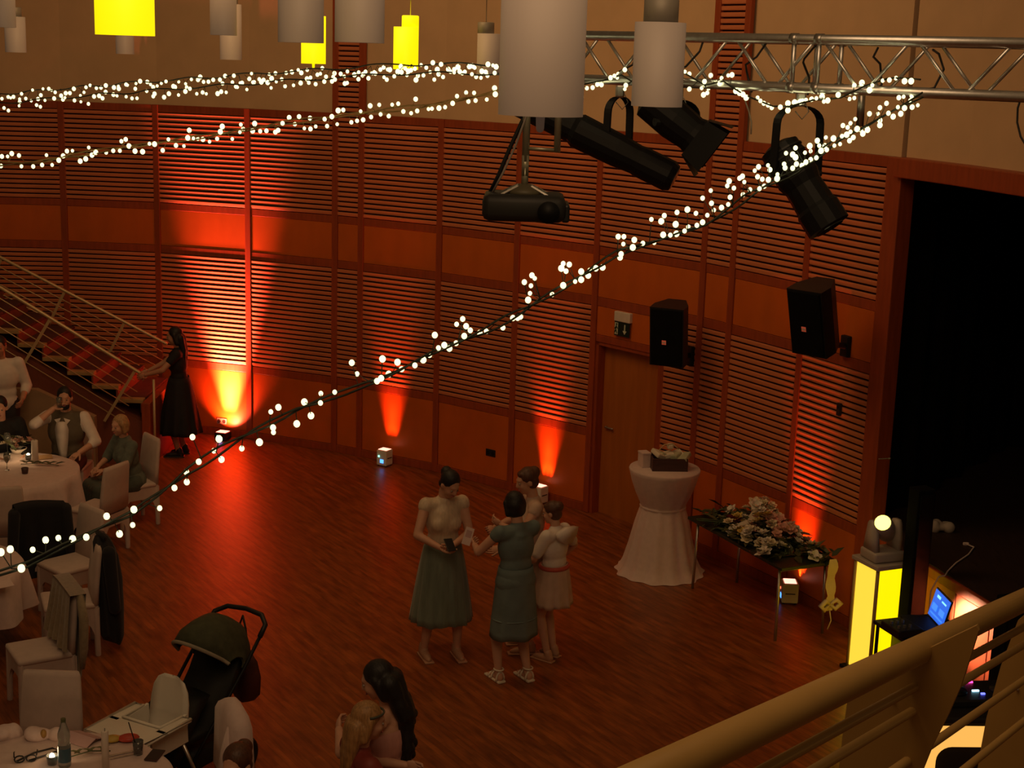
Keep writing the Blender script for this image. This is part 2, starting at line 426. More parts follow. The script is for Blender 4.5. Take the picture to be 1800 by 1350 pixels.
# ================================================================== UPLIGHTS ALONG THE WALL
LEDRED = mat('led_lens_glow', (1, .6, .5), .4, var=0, emit=(1.0, .38, .28), es=2.4)
LEDBLUE = mat('blue_display_glow', (.1, .3, 1), .4, var=0, emit=(.08, .32, 1.0), es=2.2)
LEDDOT = mat('indicator_glow', (.2, 1, .5), .4, var=0, emit=(.3, 1.0, .75), es=2.5)
LEDDOTR = mat('red_indicator_glow', (1, .1, .05), .4, var=0, emit=(1.0, .12, .05), es=3)
def uplight(px, py, label, power, aim_off, spot, dot, size=.16, rz=None, height=.2, warm=0.0, col=(1.0, .10, .03), body=None, wide=0.0):
    p = fl(px, py); p.z = 0
    t = thing('uplight', label, 'uplight', p, 0, 'battery uplights on the floor')
    # turn its face to the room
    Rm = M.Rotation(rz, 3, 'Z')
    b = B(); b.rbox((0, 0, height / 2 + .012), (size, size, height), .012, Rm); b.build('housing', body or WHITEP, t)
    for sx in (-1, 1):
        for sy in (-1, 1):
            b = B(); b.cyl(Rm @ V((sx * size * .36, sy * size * .36, 0)), Rm @ V((sx * size * .36, sy * size * .36, .016)), .012, n=8); b.build('foot', BLACK, t)
    b = B(); b.box(Rm @ V((0, 0, height + .014)), (size * .82, size * .72, .006), Rm); b.build('lens', LEDRED, t)
    b = B(); b.box(Rm @ V((.01, -size / 2 - .002, height * .36)), (.05, .006, .045), Rm); b.build('display', LEDBLUE, t)
    b = B(); b.ell(Rm @ V((-.035, -size / 2 - .002, height * .66)), .012); b.build('indicator', dot, t)
    b = B(); b.box(Rm @ V((size / 2 + .001, .0, height * .55)), (.004, size * .6, .01), Rm); b.build('vent', BLACK, t)
    L = p + V((0, 0, height + .03)); 
    for dx in (-.055, 0, .055):
        for dy in (0.01, .085):
            q = L + Rm @ V((dx, dy, 0))
            light('led', 'SPOT', q, power / 6, col, t, aim=q + V(aim_off), spot_size=R(spot), spot_blend=1.0, shadow_soft_size=.02)
    if warm:
        light('led', 'SPOT', L, warm, (1.0, .42, .02), t, aim=L + V((aim_off[0] * 2.9, aim_off[1] * 2.9, 2.0)), spot_size=R(17), spot_blend=1.0, shadow_soft_size=.02)  # added yellow spot, imitates the overexposed core of the red beam
    if wide:
        light('led', 'SPOT', L, wide, (1.0, .11, .045), t, aim=L + V((aim_off[0] * 4.5, aim_off[1] * 4.5, 2.0)), spot_size=R(110), spot_blend=1.0, shadow_soft_size=.02)  # added weak wide spot, spreads red over the foot of the wall
    return t
def wallrot(i): return bayframe(i)[4]
def into(i, k, z=2.0):
    n = bayframe(i)[2]; return (-n.x * k, -n.y * k, z)
uplight(392, 773, 'small uplight under the wall socket, throwing the tall bright beam', 6200, into(3, .33), 40, LEDDOT, .17, wallrot(3), .10, 240, (1.0, .17, .12), BLACKM, 190)
uplight(676, 818, 'white cube uplight with blue display, farthest out on the bare parquet', 260, into(6, .30), 36, LEDDOT, .15, wallrot(6))
uplight(948, 884, 'white cube uplight hidden behind the group of standing women', 290, into(8, .30), 36, LEDDOT, .15, wallrot(8))
uplight(1386, 1058, 'white cube uplight with blue display under the flower table', 360, into(12, .30), 38, LEDDOTR, .16, wallrot(12) - .5)

# wall fittings
def on_wall(i, u, z, out=0.0):
    A, t, n, L, a = bayframe(i); return A + t * (L * u) + n * out + V((0, 0, z)), a
p, a = on_wall(3, .69, .20, .016)
s_ = thing('wall_socket', 'double wall socket lit red above the small uplight', 'socket', p, a)
b = B(); b.rbox((0, 0, 0), (.15, .02, .085), .006); b.build('plate', mat('socket_grey', (.25, .2, .18), .5), s_)
for k in (-1, 1):
    b = B(); b.cyl((k * .037, -.012, 0), (k * .037, -.004, 0), .026, n=16); b.build('outlet', BLACK, s_)
p, a = on_wall(7, .74, .41, .006)
s_ = thing('wall_socket', 'black wall socket plate low on the panel between two uplights', 'socket', p, a)
b = B(); b.rbox((0, 0, 0), (.15, .02, .09), .006); b.build('plate', BLACK, s_)
for k in (-1, 1):
    b = B(); b.cyl((k * .037, -.012, 0), (k * .037, -.004, 0), .026, n=16); b.build('outlet', BLACKM, s_)
p, a = on_wall(12, .60, 2.02, .03)
s_ = thing('wall_control', 'small black control box on the slats beside the stage', 'control', p, a)
b = B(); b.rbox((0, 0, 0), (.05, .03, .12), .006); b.build('housing', BLACK, s_); b = B(); b.cyl((0, -.017, .02), (0, -.012, .02), .014, n=12); b.build('button', BLACKM, s_)

# exit sign
p, a = on_wall(9, .30, 2.28, .03)
s_ = thing('exit_sign', 'emergency exit sign with running figure and down arrow above the door', 'sign', p, a)
b = B(); b.rbox((0, .0, .08), (.24, .05, .11), .008); b.build('lamp_housing', mat('sign_housing', (.7, .62, .55), .5), s_)
b = B(); b.box((0, -.012, -.055), (.23, .008, .16)); b.build('sign_plate', mat('sign_dark_green', (.005, .02, .014), .4, var=0), s_)
SIGNW = mat('sign_pictogram', (.55, .62, .5), .5, var=0)
b = B(); b.box((-.083, -.018, -.055), (.05, .003, .13)); b.build('doorway_mark', SIGNW, s_)
b = B(); DG = mat('sign_figure', (.01, .03, .02), .5, var=0)
for q in (((-.08, -.021, -.02), (-.088, -.021, -.065)), ((-.088, -.021, -.065), (-.07, -.021, -.105)), ((-.088, -.021, -.065), (-.103, -.021, -.10)), ((-.08, -.021, -.03), (-.062, -.021, -.05)), ((-.08, -.021, -.03), (-.10, -.021, -.055))): b.caps(q[0], q[1], .006, n=6)
b.ell((-.076, -.021, -.005), .010, n=8, k=6); b.build('running_figure', DG, s_, True)
b = B(); b.prism([(-.008, .05), (.008, .05), (.008, -.02), (.03, -.02), (0, -.06), (-.03, -.02), (-.008, -.02)], .004, (.045, -.018, -.05), (1, 0, 0), (0, 0, 1)); b.build('arrow', SIGNW, s_)

# wall loudspeakers
def loudspeaker(c, face, tilt, label, wallp, w_=.36, h_=.62, d_=.34):
    c = V(c); t = thing('loudspeaker', label, 'speaker', c, 0, 'loudspeakers on the panelled wall')
    rz = math.atan2(-face[0], face[1]) + math.pi            # local -y is the front
    Rm = M.Rotation(rz, 3, 'Z') @ M.Rotation(tilt, 3, 'X')
    poly = [(-w_ / 2, -d_ / 2), (w_ / 2, -d_ / 2), (w_ / 2, -.02), (w_ * .26, d_ / 2), (-w_ * .26, d_ / 2), (-w_ / 2, -.02)]
    b = B(); b.prism(poly, h_, (0, 0, 0), Rm @ V((1, 0, 0)), Rm @ V((0, 1, 0))); b.build('cabinet', BLACK, t)
    b = B(); b.rbox(Rm @ V((0, -d_ / 2 - .008, 0)), (w_ - .03, .02, h_ - .03), .006, Rm); b.build('grille', BLACKCLOTH, t)
    b = B(); b.box(Rm @ V((-.02, -d_ / 2 - .02, -.05)), (.045, .004, .045), Rm); b.build('badge', mat('orange_badge', (.75, .12, .05), .4, var=0, emit=(1, .2, .1), es=.12), t, label='orange red brand badge')
    b = B(); b.box(Rm @ V((-.02, -d_ / 2 - .0225, -.05)), (.032, .002, .012), Rm); b.build('badge_mark', SIGNW, t)
    e = V(wallp) - c; b = B(); s0 = Rm @ V((.02, d_ * .1, -h_ * .42)); b.caps(s0, e, .028); b.rbox(e, (.11, .05, .2), .01, M.Rotation(wallrot(12), 3, 'Z')); b.build('wall_bracket', BLACKM, t)
    return t
p, a = on_wall(9, .93, 2.1, .02)
loudspeaker(at(1181, 585, 14.95), (-.45, -1.0), R(8), 'black wall loudspeaker above the door beside the exit sign', p)
p, a = on_wall(12, .62, 2.62, .03)
loudspeaker(at(1437, 557, 12.95), (-.75, -.75), R(15), 'black tilted wall loudspeaker nearest the dark stage', p)

# ================================================================== TRUSS
TA, TB = at(975, 92, 8.75), at(1900, 117, 6.85); TA.z = TB.z = 5.12
td = (TB - TA).normalized(); tn = V((-td.y, td.x, 0)); TL = (TB - TA).length
truss = thing('lighting_truss', 'silver box truss carrying the stage spotlights and fairy lights', 'truss', TA)
def tp(u, side, lev): return TA + td * u + tn * (.12 * side) + V((0, 0, .12 * lev))
for sd in (-1, 1):
    for lv in (-1, 1):
        b = B(); b.cyl(tp(0, sd, lv), tp(TL, sd, lv), .025, n=14); b.build('chord', ALU, truss, True, True)
k = int(TL / .25)
for sd in (-1, 1):
    for j in range(k):
        u = j * TL / k; u2 = (j + 1) * TL / k
        b = B(); b.cyl(tp(u + .02, sd, 1 if j % 2 else -1), tp(u2 - .02, sd, -1 if j % 2 else 1), .009, n=7); b.build('brace', ALU, truss, True, True)
for lv in (-1, 1):
    for j in range(k):
        u = j * TL / k; u2 = (j + 1) * TL / k
        b = B(); b.cyl(tp(u + .02, 1 if j % 2 else -1, lv), tp(u2 - .02, -1 if j % 2 else 1, lv), .009, n=7); b.build('brace', ALU, truss, True, True)
uj = TL * .56
for du in (-.07, .07):
    for sd in (-1, 1):
        b = B(); b.cyl(tp(uj + du, sd, -1), tp(uj + du, sd, 1), .013, n=8); b.build('upright', ALU, truss, True, True)
    for sd in (-1, 1):
        for lv in (-1, 1):
            b = B(); b.cyl(tp(uj + du * 1.0 - .02, sd, lv), tp(uj + du + .02, sd, lv), .029, n=14); b.build('coupler', STEEL, truss, True, True)
for j, u in enumerate((.5, .9, 1.3, 1.62, 2.0, 2.3)):                # black cable ties looped over the truss
    if u > TL: continue
    pts = [tp(u + .05 * math.sin(q * 1.3 + j), .9 - .3 * q, (.9 - .5 * q) + .2 * math.sin(q * 2.1 + j)) for q in range(5)]
    b = B(); b.tube(pts, .006, 6); b.build('cable', BLACK, truss, True, True)

def tpx(x, y, o=0.0):
    d = ray(x, y); return CAM + d * ((TA + tn * o - CAM).dot(tn) / d.dot(tn))
b = B(); b.cyl(tpx(1516, 150, .12), tpx(1511, 222, .12), .02, n=10); b.build('drop_pipe', STEEL, truss, True, True)
b = B(); b.tube([tpx(1308, 172), tpx(1316, 195), tpx(1321, 215), tpx(1320, 236)], .004, 6); b.build('hanging_cable', mat('pale_cable', (.5, .42, .33), .6), truss, True, True)
b = B(); b.tube([tpx(1797, 165, -.12), tpx(1789, 190, -.12), tpx(1788, 215, -.12), tpx(1794, 240, -.12), tpx(1803, 255, -.12), tpx(1815, 262, -.12)], .005, 6); b.build('cable_loop', BLACK, truss, True, True)
# ================================================================== PENDANT LAMPS
def pendant(px, py, wpx, label, lit=False, side=0, dia=.20, hgt=.36, rise=2.0, fin=False):
    Y = dia * F / wpx; p = at(px, py, Y)
    t = thing('pendant_lamp', label, 'lamp', p, 0, 'cylindrical pendant lamps')
    r = dia / 2; m_ = SHADELIT if lit else SHADE
    b = B(); b.lathe([(r, 0), (r, hgt), (r - .006, hgt), (r - .006, .004), (r, 0)], 32, cap0=False, cap1=False); b.build('shade', m_, t, True)
    b = B(); b.lathe([(.001, .012), (r * .9, .012), (r * .9, .02), (.001, .02)], 24); b.build('diffuser', m_, t, True)
    if fin:
        b = B(); b.caps((0, 0, -.03), (0, 0, .015), .010, .012); b.build('finial', m_, t, True)
    cx = side * r * .32
    b = B(); b.lathe([(r * .68, hgt - .03), (r * .68, hgt + .085), (r * .6, hgt + .09), (.01, hgt + .09)], 24, (cx, 0, 0), cap0=True); b.build('cap', m_ if lit else CAPM, t, True)
    b = B(); b.cyl((cx, 0, hgt + .08), (cx, 0, rise), .004, n=6); b.build('cord', STEEL, t, True)
    b = B(); b.cyl((0, 0, .05), (0, 0, .28), .02, n=10); b.build('tube', WHITEP, t, True)
    return t
pendant(950, 203, 147, 'largest white pendant lamp, nearest the viewer in front of the truss', side=1, fin=True)
pendant(1154, 187, 88, 'white pendant lamp with visible grey cap in front of the truss', hgt=.32)
pendant(220, 62, 100, 'large glowing yellow pendant lamp at upper left', True)
pendant(393, 62, 45, 'narrow grey pendant lamp between the large yellow one and the pair', False)
pendant(529, 75, 78, 'grey white pendant lamp overlapping a small yellow one')
pendant(632, 75, 85, 'grey white pendant lamp in front of the slatted pilaster')
pendant(551, 112, 42, 'small glowing yellow pendant lamp half hidden by a grey one', True, 0, .2, .38, fin=True)
pendant(713, 122, 43, 'small glowing yellow pendant lamp hanging alone above the fairy lights', True, 1, .2, .33)
pendant(859, 132, 42, 'small grey pendant lamp just left of the largest lamp', False, -1, .2, .33)
pendant(4, 48, 46, 'grey pendant lamp cut by the left edge of the picture')
pendant(220, 95, 31, 'faint far pendant lamp showing beneath the large yellow one', False, 0, .2, .36)
pendant(406, 105, 37, 'faint far pendant lamp just below and right of the narrow grey one', False, 0, .2, .5)
pendant(28, 92, 35, 'faint far pendant lamp near the upper left corner', False, 0, .2, .34)
for (px, py, Y) in ((220, 40, 5.2), (551, 90, 12.4), (713, 95, 12.1)):
    light('lamp_glow', 'POINT', at(px, py, Y) + V((0, 0, .1)), 3.0, (1, .72, .15), shadow_soft_size=.09)

# ================================================================== PROJECTOR AND SPOTLIGHTS
PROJ = mat('projector_grey', (.016, .015, .014), .55, var=.1)
c = at(921, 362, 7.4); t = thing('projector', 'black ceiling projector hanging on a double steel pole', 'projector', c)
b = B(); b.rbox((0, 0, 0), (.41, .34, .13), .035); b.build('body', PROJ, t, True)
b = B(); b.cyl((.12, -.165, -.01), (.12, -.20, -.01), .05, .055, 18); b.build('lens', BLACKM, t, True)
b = B(); b.rbox((.205, -.02, -.02), (.04, .22, .09), .012); b.build('side_vent', BLACK, t)
b = B(); b.lathe([(.10, .06), (.085, .085), (.05, .10), (.03, .11)], 16); b.build('mount_plate', mat('mount_olive', (.10, .085, .05), .5), t, True)
for k in range(4):
    an = R(45 + 90 * k); b = B(); b.caps((.16 * math.cos(an), .11 * math.sin(an), .06), (.05 * math.cos(an), .05 * math.sin(an), .10), .008, n=6); b.build('mount_arm', STEEL, t)
POLE = mat('pole_steel', (.42, .40, .30), .35, metal=.6, var=.05)
b = B(); b.cyl((0, 0, .10), (0, 0, .19), .018); b.box((0, 0, .20), (.035, .035, .10)); b.cyl((0, 0, .22), (0, 0, .72), .019, n=14); b.build('pole', POLE, t, True)
b = B(); b.cyl((.155, 0, .27), (.155, 0, .72), .017, n=14); b.build('second_pole', POLE, t, True)
b = B(); b.cyl((0, 0, .285), (.155, 0, .28), .009); b.build('crossbar', POLE, t, True)
b = B(); b.tube([(-.17, .05, .06), (-.13, .03, .15), (-.08, .02, .28), (-.02, .02, .42), (.08, .02, .55), (.14, .02, .62)], .011, 8); b.build('cable', BLACK, t, True)
b = B(); b.tube([(-.16, .0, .06), (-.11, -.01, .16), (-.05, -.01, .30), (.0, -.02, .45), (.08, -.02, .58)], .006, 6); b.build('thin_cable', mat('grey_cable', (.3, .25, .22), .5), t, True)

def spotlight(cpx, cpy, Y, d2, label, body, yoke_top, yoke_w, fins=False, barn=False):
    """cpx,cpy: pivot; d2: direction of the light in picture plane axes (right, up, depth)."""
    n_ = tn; dd = ray(cpx, cpy); c = CAM + dd * ((TA - CAM).dot(n_) / dd.dot(n_)); yoke_top = 4.975 - .065 - c.z
    t = thing('stage_spotlight', label, 'spotlight', c, 0, 'stage spotlights on the truss')
    d = (V((1, 0, 0)) * d2[0] + V((0, 0, 1)) * d2[1] + V((0, 1, 0)) * d2[2]).normalized()
    a_, b_, _ = frame(d)
    b = B(); rs = []
    for (u, r) in body:
        rs.append([d * u + (a_ * math.cos(2 * math.pi * j / 16) - b_ * math.sin(2 * math.pi * j / 16)) * r for j in range(16)])
    b.rings(rs); b.build('housing', BLACKM, t, False)
    u1, r1 = body[-1]
    b = B(); b.rings([[d * (u1 - .002 + k) + (a_ * math.cos(2 * math.pi * j / 16) - b_ * math.sin(2 * math.pi * j / 16)) * r1 * .86 for j in range(16)] for k in (0, .008)]); b.build('lens', mat('spot_lens', (.05, .05, .05), .08, var=0, spec=.8), t)
    if fins:
        for k in range(5):
            u = body[0][0] + .05 + .035 * k; b = B(); b.rings([[d * (u + e) + (a_ * math.cos(2 * math.pi * j / 16) - b_ * math.sin(2 * math.pi * j / 16)) * (body[1][1] + .008) for j in range(16)] for e in (0, .01)]); b.build('cooling_fin', BLACK, t)
    if barn:
        for sgn, ax, ot in ((1, a_, b_), (-1, a_, b_), (1, b_, a_), (-1, b_, a_)):
            o_ = d * u1 + ax * sgn * r1; e_ = d * (u1 + .13) + ax * sgn * (r1 + .05)
            b = B(); b.add([o_ - ot * r1, o_ + ot * r1, e_ + ot * r1 * 1.15, e_ - ot * r1 * 1.15] + [q + ax * sgn * .004 for q in (o_ - ot * r1, o_ + ot * r1, e_ + ot * r1 * 1.15, e_ - ot * r1 * 1.15)],
                [(0, 1, 2, 3), (7, 6, 5, 4), (0, 4, 5, 1), (1, 5, 6, 2), (2, 6, 7, 3), (3, 7, 4, 0)]); b.build('barn_door', BLACKM, t)
    # U shaped yoke up to the truss
    h = yoke_top; side = V((1, 0, 0)) * .86 + V((0, 1, 0)) * .5
    if abs(d.dot(side)) > .75: side = V((-d.y, d.x, 0)).normalized()
    pts = []
    for k in range(13):
        an = math.pi * k / 12; pts.append(side * (-math.cos(an) * yoke_w) + V((0, 0, h - .09 + .09 * math.sin(an))))
    pts = [side * -yoke_w * 1.05] + pts + [side * yoke_w * 1.05]
    b = B()
    rs = [[q + V((0, 0, 0)) + o for o in (d.cross(V((0, 0, 1))).cross(V((0, 0, 1))).normalized() * w2 + side * w3 for w2, w3 in ((-.018, -.005), (.018, -.005), (.018, .005), (-.018, .005)))] for q in pts]
    b.rings(rs); b.build('yoke', BLACKM, t)
    for s2 in (-1, 1):
        b = B(); b.cyl(side * s2 * (yoke_w + .02), side * s2 * (yoke_w - .02), .022, n=10); b.build('yoke_knob', BLACK, t)
    b = B(); b.rbox((0, 0, h + .03), (.05, .06, .07), .01); b.build('truss_clamp', STEEL, t)
    b = B(); b.tube([(.02, 0, h + .03), (.05, .02, h - .03), (.02, .03, h - .07), (-.02, .02, h - .03)], .003, 6); b.build('safety_cable', STEEL, t, True)
    return t
spotlight(1085, 264, 7.9, (.86, -.38, -.2), 'long black profile spotlight beside the projector', [(-.68, .05), (-.66, .085), (-.28, .085), (-.25, .10), (.0, .095), (.12, .085), (.15, .09), (.33, .09), (.36, .075)], .36, .075)
spotlight(1190, 215, 8.3, (.78, -.55, -.15), 'black spotlight with barn doors half behind a white lamp', [(-.22, .06), (-.20, .10), (-.02, .11), (.10, .10), (.13, .11)], .25, .13, False, True)
spotlight(1398, 305, 7.55, (.50, -.75, -.3), 'black finned spotlight with wide yoke tangled in fairy lights', [(-.18, .06), (-.16, .105), (.03, .115), (.08, .10), (.20, .105), (.22, .115), (.33, .115), (.335, .09)], .36, .145, True, False)

# ================================================================== FAIRY LIGHTS
bulb_me = mesh_of(B().ell((0, 0, 0), (1, 1, 1.1), n=8, k=6), 'bulb', BULB, True)
def seq(s, ox, oy, k):
    v = [float(x) for x in s.replace('(', ' ').replace(')', ' ').replace(',', ' ').split()]
    return [(ox + v[i] * k, oy + v[i + 1] * k) for i in range(0, len(v), 2)]
def hit(px, py, A, n):
    d = ray(px, py); return CAM + d * ((V(A) - CAM).dot(n) / d.dot(n))
def fairy(name, label, A, Bq, wire, bulbs, r, strands=1, cab=CABLE, pig=True):
    """string hanging in the vertical plane through A and Bq"""
    A, Bq = V(A), V(Bq); d = Bq - A; n = V((-d.y, d.x, 0)).normalized()
    t = thing('fairy_lights', label, 'fairy lights', A, 0, 'strings of fairy lights')
    pts = [hit(x, y, A, n) for x, y in wire]
    fine = []
    for i in range(len(pts) - 1):
        k = max(2, int((pts[i + 1] - pts[i]).length / .05))
        for j in range(k): fine.append(pts[i].lerp(pts[i + 1], j / k))
    fine.append(pts[-1])
    for s_ in range(strands):
        q = [p + n * .012 * math.sin(i * .8 + s_ * 2) + V((0, 0, .010 * math.sin(i * .55 + s_ * 3.0 + 1) - .006 * s_)) for i, p in enumerate(fine)]
        b = B(); b.tube(q, .0045, 5); b.build('cable', cab, t, True, True)
    pg = B(); rnd = random.Random(3)
    for (x, y) in bulbs:
        off = rnd.uniform(-.05, .05); p = hit(x, y, A + n * off, n); rr = r * rnd.uniform(.8, 1.25)
        place('bulb', bulb_me, t, p - A, (0, 0, 0), (rr, rr, rr))
        near = min(fine, key=lambda q: (q - p).length_squared)
        if (near - p).length > rr * 1.2: pg.cyl(p, near, .0018, n=4)
    pg.build('bulb_leads', cab, t, False, True)['kind'] = 'stuff'
    return t
s3 = seq('1280,490 1140,515 1165,510 1210,505 1200,530 1075,545 1040,568 1135,565 1170,570 1210,565 1240,555 985,600 1030,600 1085,597 1110,615 1150,600 1040,635 1040,660 910,628 885,650 845,662 870,672 940,685 970,670 950,705 975,685 920,680 885,695 865,710 900,725 840,718 880,742 755,725 795,730 710,742 720,768 750,770 800,768 830,760 760,790 730,795 670,770 675,797 645,805 595,780 545,808 580,815 595,830 705,832 675,842 650,855 600,865 580,887 630,873 535,865 540,885 450,872 460,895 400,880 380,900 395,932 420,945 452,948 500,920 498,942 430,982 405,995 355,1000 315,930 300,940 325,960 245,955 235,980 270,992 318,1027 148,1005 105,1045 250,1040 240,1078 205,1095 152,1072 165,1108 130,1135 25,1105 70,1125 105,1172 75,1188 30,1197 10,1218', 1200, 0, 1 / 3)
s3 += seq('1770,1120 1703,1137 1635,1157 1687,1167 1763,1183 1767,1233 1735,1240 1697,1238 1460,1248 1490,1248 1650,1280 1590,1283 1487,1287 1545,1265 1537,1305 1475,1340', 600, 0, 1 / 3)
s3 += seq('1470,8 1170,40 1202,45 1160,65 1185,80 1378,60 1342,65 1310,75 1265,82 1302,103 1265,125 1233,135 1170,155 1112,203 1005,102 965,138 1020,118 1000,157 995,197 985,232 945,320 930,328 905,327 852,378 765,397 730,405 640,332 608,360 658,370 680,392 648,422 605,460 543,470 570,488 512,485 493,417 465,522 432,548 388,577 296,560 318,597 250,623 217,543 210,645 188,660 55,563 83,622', 600, 450, 1 / 3)
s3 += seq('1765,718 1692,725 1690,775 1605,770 1640,842 1565,885 1468,798 1428,822 1440,905 1442,930 1368,982 1275,1015 1155,965 1128,1027 1168,1073 1048,1085 1015,955 982,1138 985,1192 920,1223 842,1330 706,1337', 0, 450, 1 / 3)
s3 += seq('1630,110 1298,190 1615,297 1455,405 1050,445 885,467 710,455 555,480 398,598 260,825 125,592 10,628', 0, 880, .1444)
w3 = [(1630, 160), (1560, 200), (1470, 248), (1400, 300), (1320, 340), (1240, 395), (1160, 420), (1085, 445), (1010, 490), (930, 540), (850, 580), (760, 620), (690, 655), (610, 688), (520, 718), (450, 755), (380, 795), (330, 825), (280, 865), (230, 903), (170, 930), (110, 958), (50, 990), (-40, 1020)]
fairy('fairy_lights', 'long diagonal string of fairy lights sagging from the truss to the lower left', at(1630, 160, 7.2), at(0, 990, 4.6), w3, s3, .0105, 2)
s2 = seq('5,875 10,825 40,825 62,810 113,877 175,878 222,870 275,870 310,845 333,822 245,818 353,797 382,795 100,820 423,850 452,838 485,818 505,803 468,778 560,805 597,795 632,795 640,745 663,735 680,770 712,797 752,800 788,758 815,760 858,793 888,735 928,767 970,770 990,727 998,687 1043,732 1070,735 1020,730 1105,747 1145,732 1162,695 1172,667 1225,733 1265,697 1282,680 1270,657 1332,690 1343,652 1372,692 1405,690 1452,697 1467,687 1490,650 1525,620 1555,655 1577,615 1605,677 1637,680 1635,623 1665,667 1712,628 1725,665 1750,615 1778,655 1783,583', 0, 0, 1 / 3)
s2 += seq('10,580 53,645 83,637 115,632 157,617 102,587 152,558 200,553 207,603 250,612 268,552 300,547 327,588 368,597 392,523 400,585 460,575 478,573 515,570 547,565 587,545 610,507 658,488 700,490 670,535 708,530 767,525 808,465 812,497', 600, 0, 1 / 3)
w2 = [(-30, 290), (0, 287), (60, 285), (120, 274), (200, 260), (280, 250), (350, 240), (430, 228), (500, 215), (580, 205), (660, 195), (740, 186), (820, 172), (880, 160), (960, 140)]
fairy('fairy_lights', 'lower string of fairy lights drooping across the upper left wall', at(960, 140, 8.4), at(0, 287, 9.0), w2, s2, .012, 2, CABLEG)
rnd = random.Random(11); s1 = []
def band(x): return 0.0 + 186 - 54 * min(1, max(0, x) / 700) ** .85
for k in range(118):
    x = 878 * (k + rnd.random()) / 118; y = band(x); s1.append((x, y - 12 + rnd.uniform(-10, 8)))
w1 = [(x, band(x) - 19) for x in range(-20, 960, 60)]
fairy('fairy_lights', 'upper front string of fairy lights along the top of the panelling', at(960, 128, 8.6), at(0, 172, 12.0), w1, s1, .0125, 1)
s1b = []
for k in range(78):
    x = 878 * (k + rnd.random()) / 78; s1b.append((x, band(x) + 4 + rnd.uniform(-7, 9) - (x / 878) * 4))
w1b = [(x, band(x) - 3) for x in range(-20, 960, 60)]
fairy('fairy_lights', 'second string of fairy lights just beneath the topmost one at left', at(960, 134, 8.6), at(0, 184, 11.4), w1b, s1b, .012, 1)
s4 = seq('35,470 115,430 100,465 110,500 130,490 135,465 180,435 205,412 195,440 260,395 240,398 148,398 12,378 35,390 280,480 300,490 318,498 335,515 395,515 410,532 428,545 450,555 470,568 515,565 555,582 555,545 590,540 605,542 620,537 632,533 650,528 680,523 705,518 735,510 765,530 745,535 820,500 880,522 905,517 905,450 945,437 985,475 1000,450 1055,425 1090,422 1125,412 1170,428 1205,428', 1200, 0, 1 / 3)
s4 += seq('1295,465 1325,462 1350,445 1372,447 1395,420 1420,410 1440,400 1460,392 1455,410 1495,368 1500,450 1495,470 1265,460', 600, 0, 1 / 3)
w4 = [(1010, 155), (1060, 143), (1095, 130), (1130, 150), (1200, 130), (1240, 150), (1270, 140), (1310, 165), (1360, 190), (1385, 190), (1430, 175), (1480, 168), (1520, 150), (1560, 140), (1620, 142)]
fairy('fairy_lights', 'fairy lights wound round the lower tubes of the truss', at(1010, 150, 8.45), at(1625, 150, 7.15), w4, s4, .0115, 1)

# ================================================================== BALCONY RAILING IN THE FOREGROUND
rd = ray(2450, 745).normalized(); r0 = CAM + ray(1400, 1245).normalized() * 1.95
rn = rd.cross(V((0, 0, 1))).normalized(); rh = V((rd.x, rd.y, 0)).normalized()
rail_t = thing('balcony_railing', 'beige tube railing descending across the lower right foreground', 'railing', r0)
b = B(); b.cyl(r0 - rd * 1.6, r0 + rd * 2.2, .0225, n=24); b.build('handrail', RAILM, rail_t, True, True)
for (px, py) in ((1600, 1212), (1735, 1172), (1740, 1237), (1760, 1300)):
    p = hit(px, py, r0, rn); b = B(); b.cyl(p - rd * 1.6, p + rd * 2.0, .0078, n=12); b.build('rod', RAILM, rail_t, True, True)
def plate(anchor, poly, screw):
    s_ = ((r0 + rd * 0) - CAM)
    d = ray(*anchor); A_ = None
    # point of the handrail nearest the anchor pixel
    best = min((r0 + rd * (k * .01 - 1.0) for k in range(320)), key=lambda q: (lambda v: abs(v.dot(RIGHT) / v.dot(FWD) * F + 900 - anchor[0]) + abs(675 - v.dot(UP) / v.dot(FWD) * F - anchor[1]))(q - CAM))
    P = [hit(x, y, best, rh) for x, y in poly]
    n = len(P); b = B(); b.add([p - rh * .005 for p in P] + [p + rh * .005 for p in P], [tuple(range(n)), tuple(reversed(range(n, 2 * n)))] + [(i, n + i, n + (i + 1) % n, (i + 1) % n) for i in range(n)])
    o = b.build('post_plate', RAILM, rail_t, False, True)
    q = hit(*screw, best - rh * .008, rh); b = B(); b.ell(q, .004, n=8, k=6); b.build('screw', STEEL, rail_t, True, True)
plate((1615, 1140), [(1492, 1225), (1600, 1155), (1718, 1098), (1721, 1108), (1708, 1150), (1690, 1205), (1668, 1255), (1640, 1310), (1620, 1360), (1590, 1480), (1545, 1640), (1440, 1640), (1462, 1480), (1475, 1360), (1484, 1280)], (1570, 1228))
plate((1870, 1025), [(1790, 1090), (1880, 1015), (1975, 975), (1970, 1020), (1940, 1120), (1900, 1250), (1870, 1400), (1700, 1480), (1715, 1380), (1722, 1330), (1735, 1260), (1760, 1170)], (1789, 1212))
b = B(); e0, e1 = r0 - rd * 1.6, r0 + rd * 2.2; dn = V((0, 0, -1.0)); out = rn * .75
b.add([e0 + dn, e1 + dn, e1 + dn + out, e0 + dn + out, e0 + dn * 1.15, e1 + dn * 1.15, e1 + dn * 1.15 + out, e0 + dn * 1.15 + out], [(0, 1, 2, 3), (7, 6, 5, 4), (0, 4, 5, 1), (1, 5, 6, 2), (2, 6, 7, 3), (3, 7, 4, 0)])
tag(b.build('floor_balcony', RISER), kind='structure')

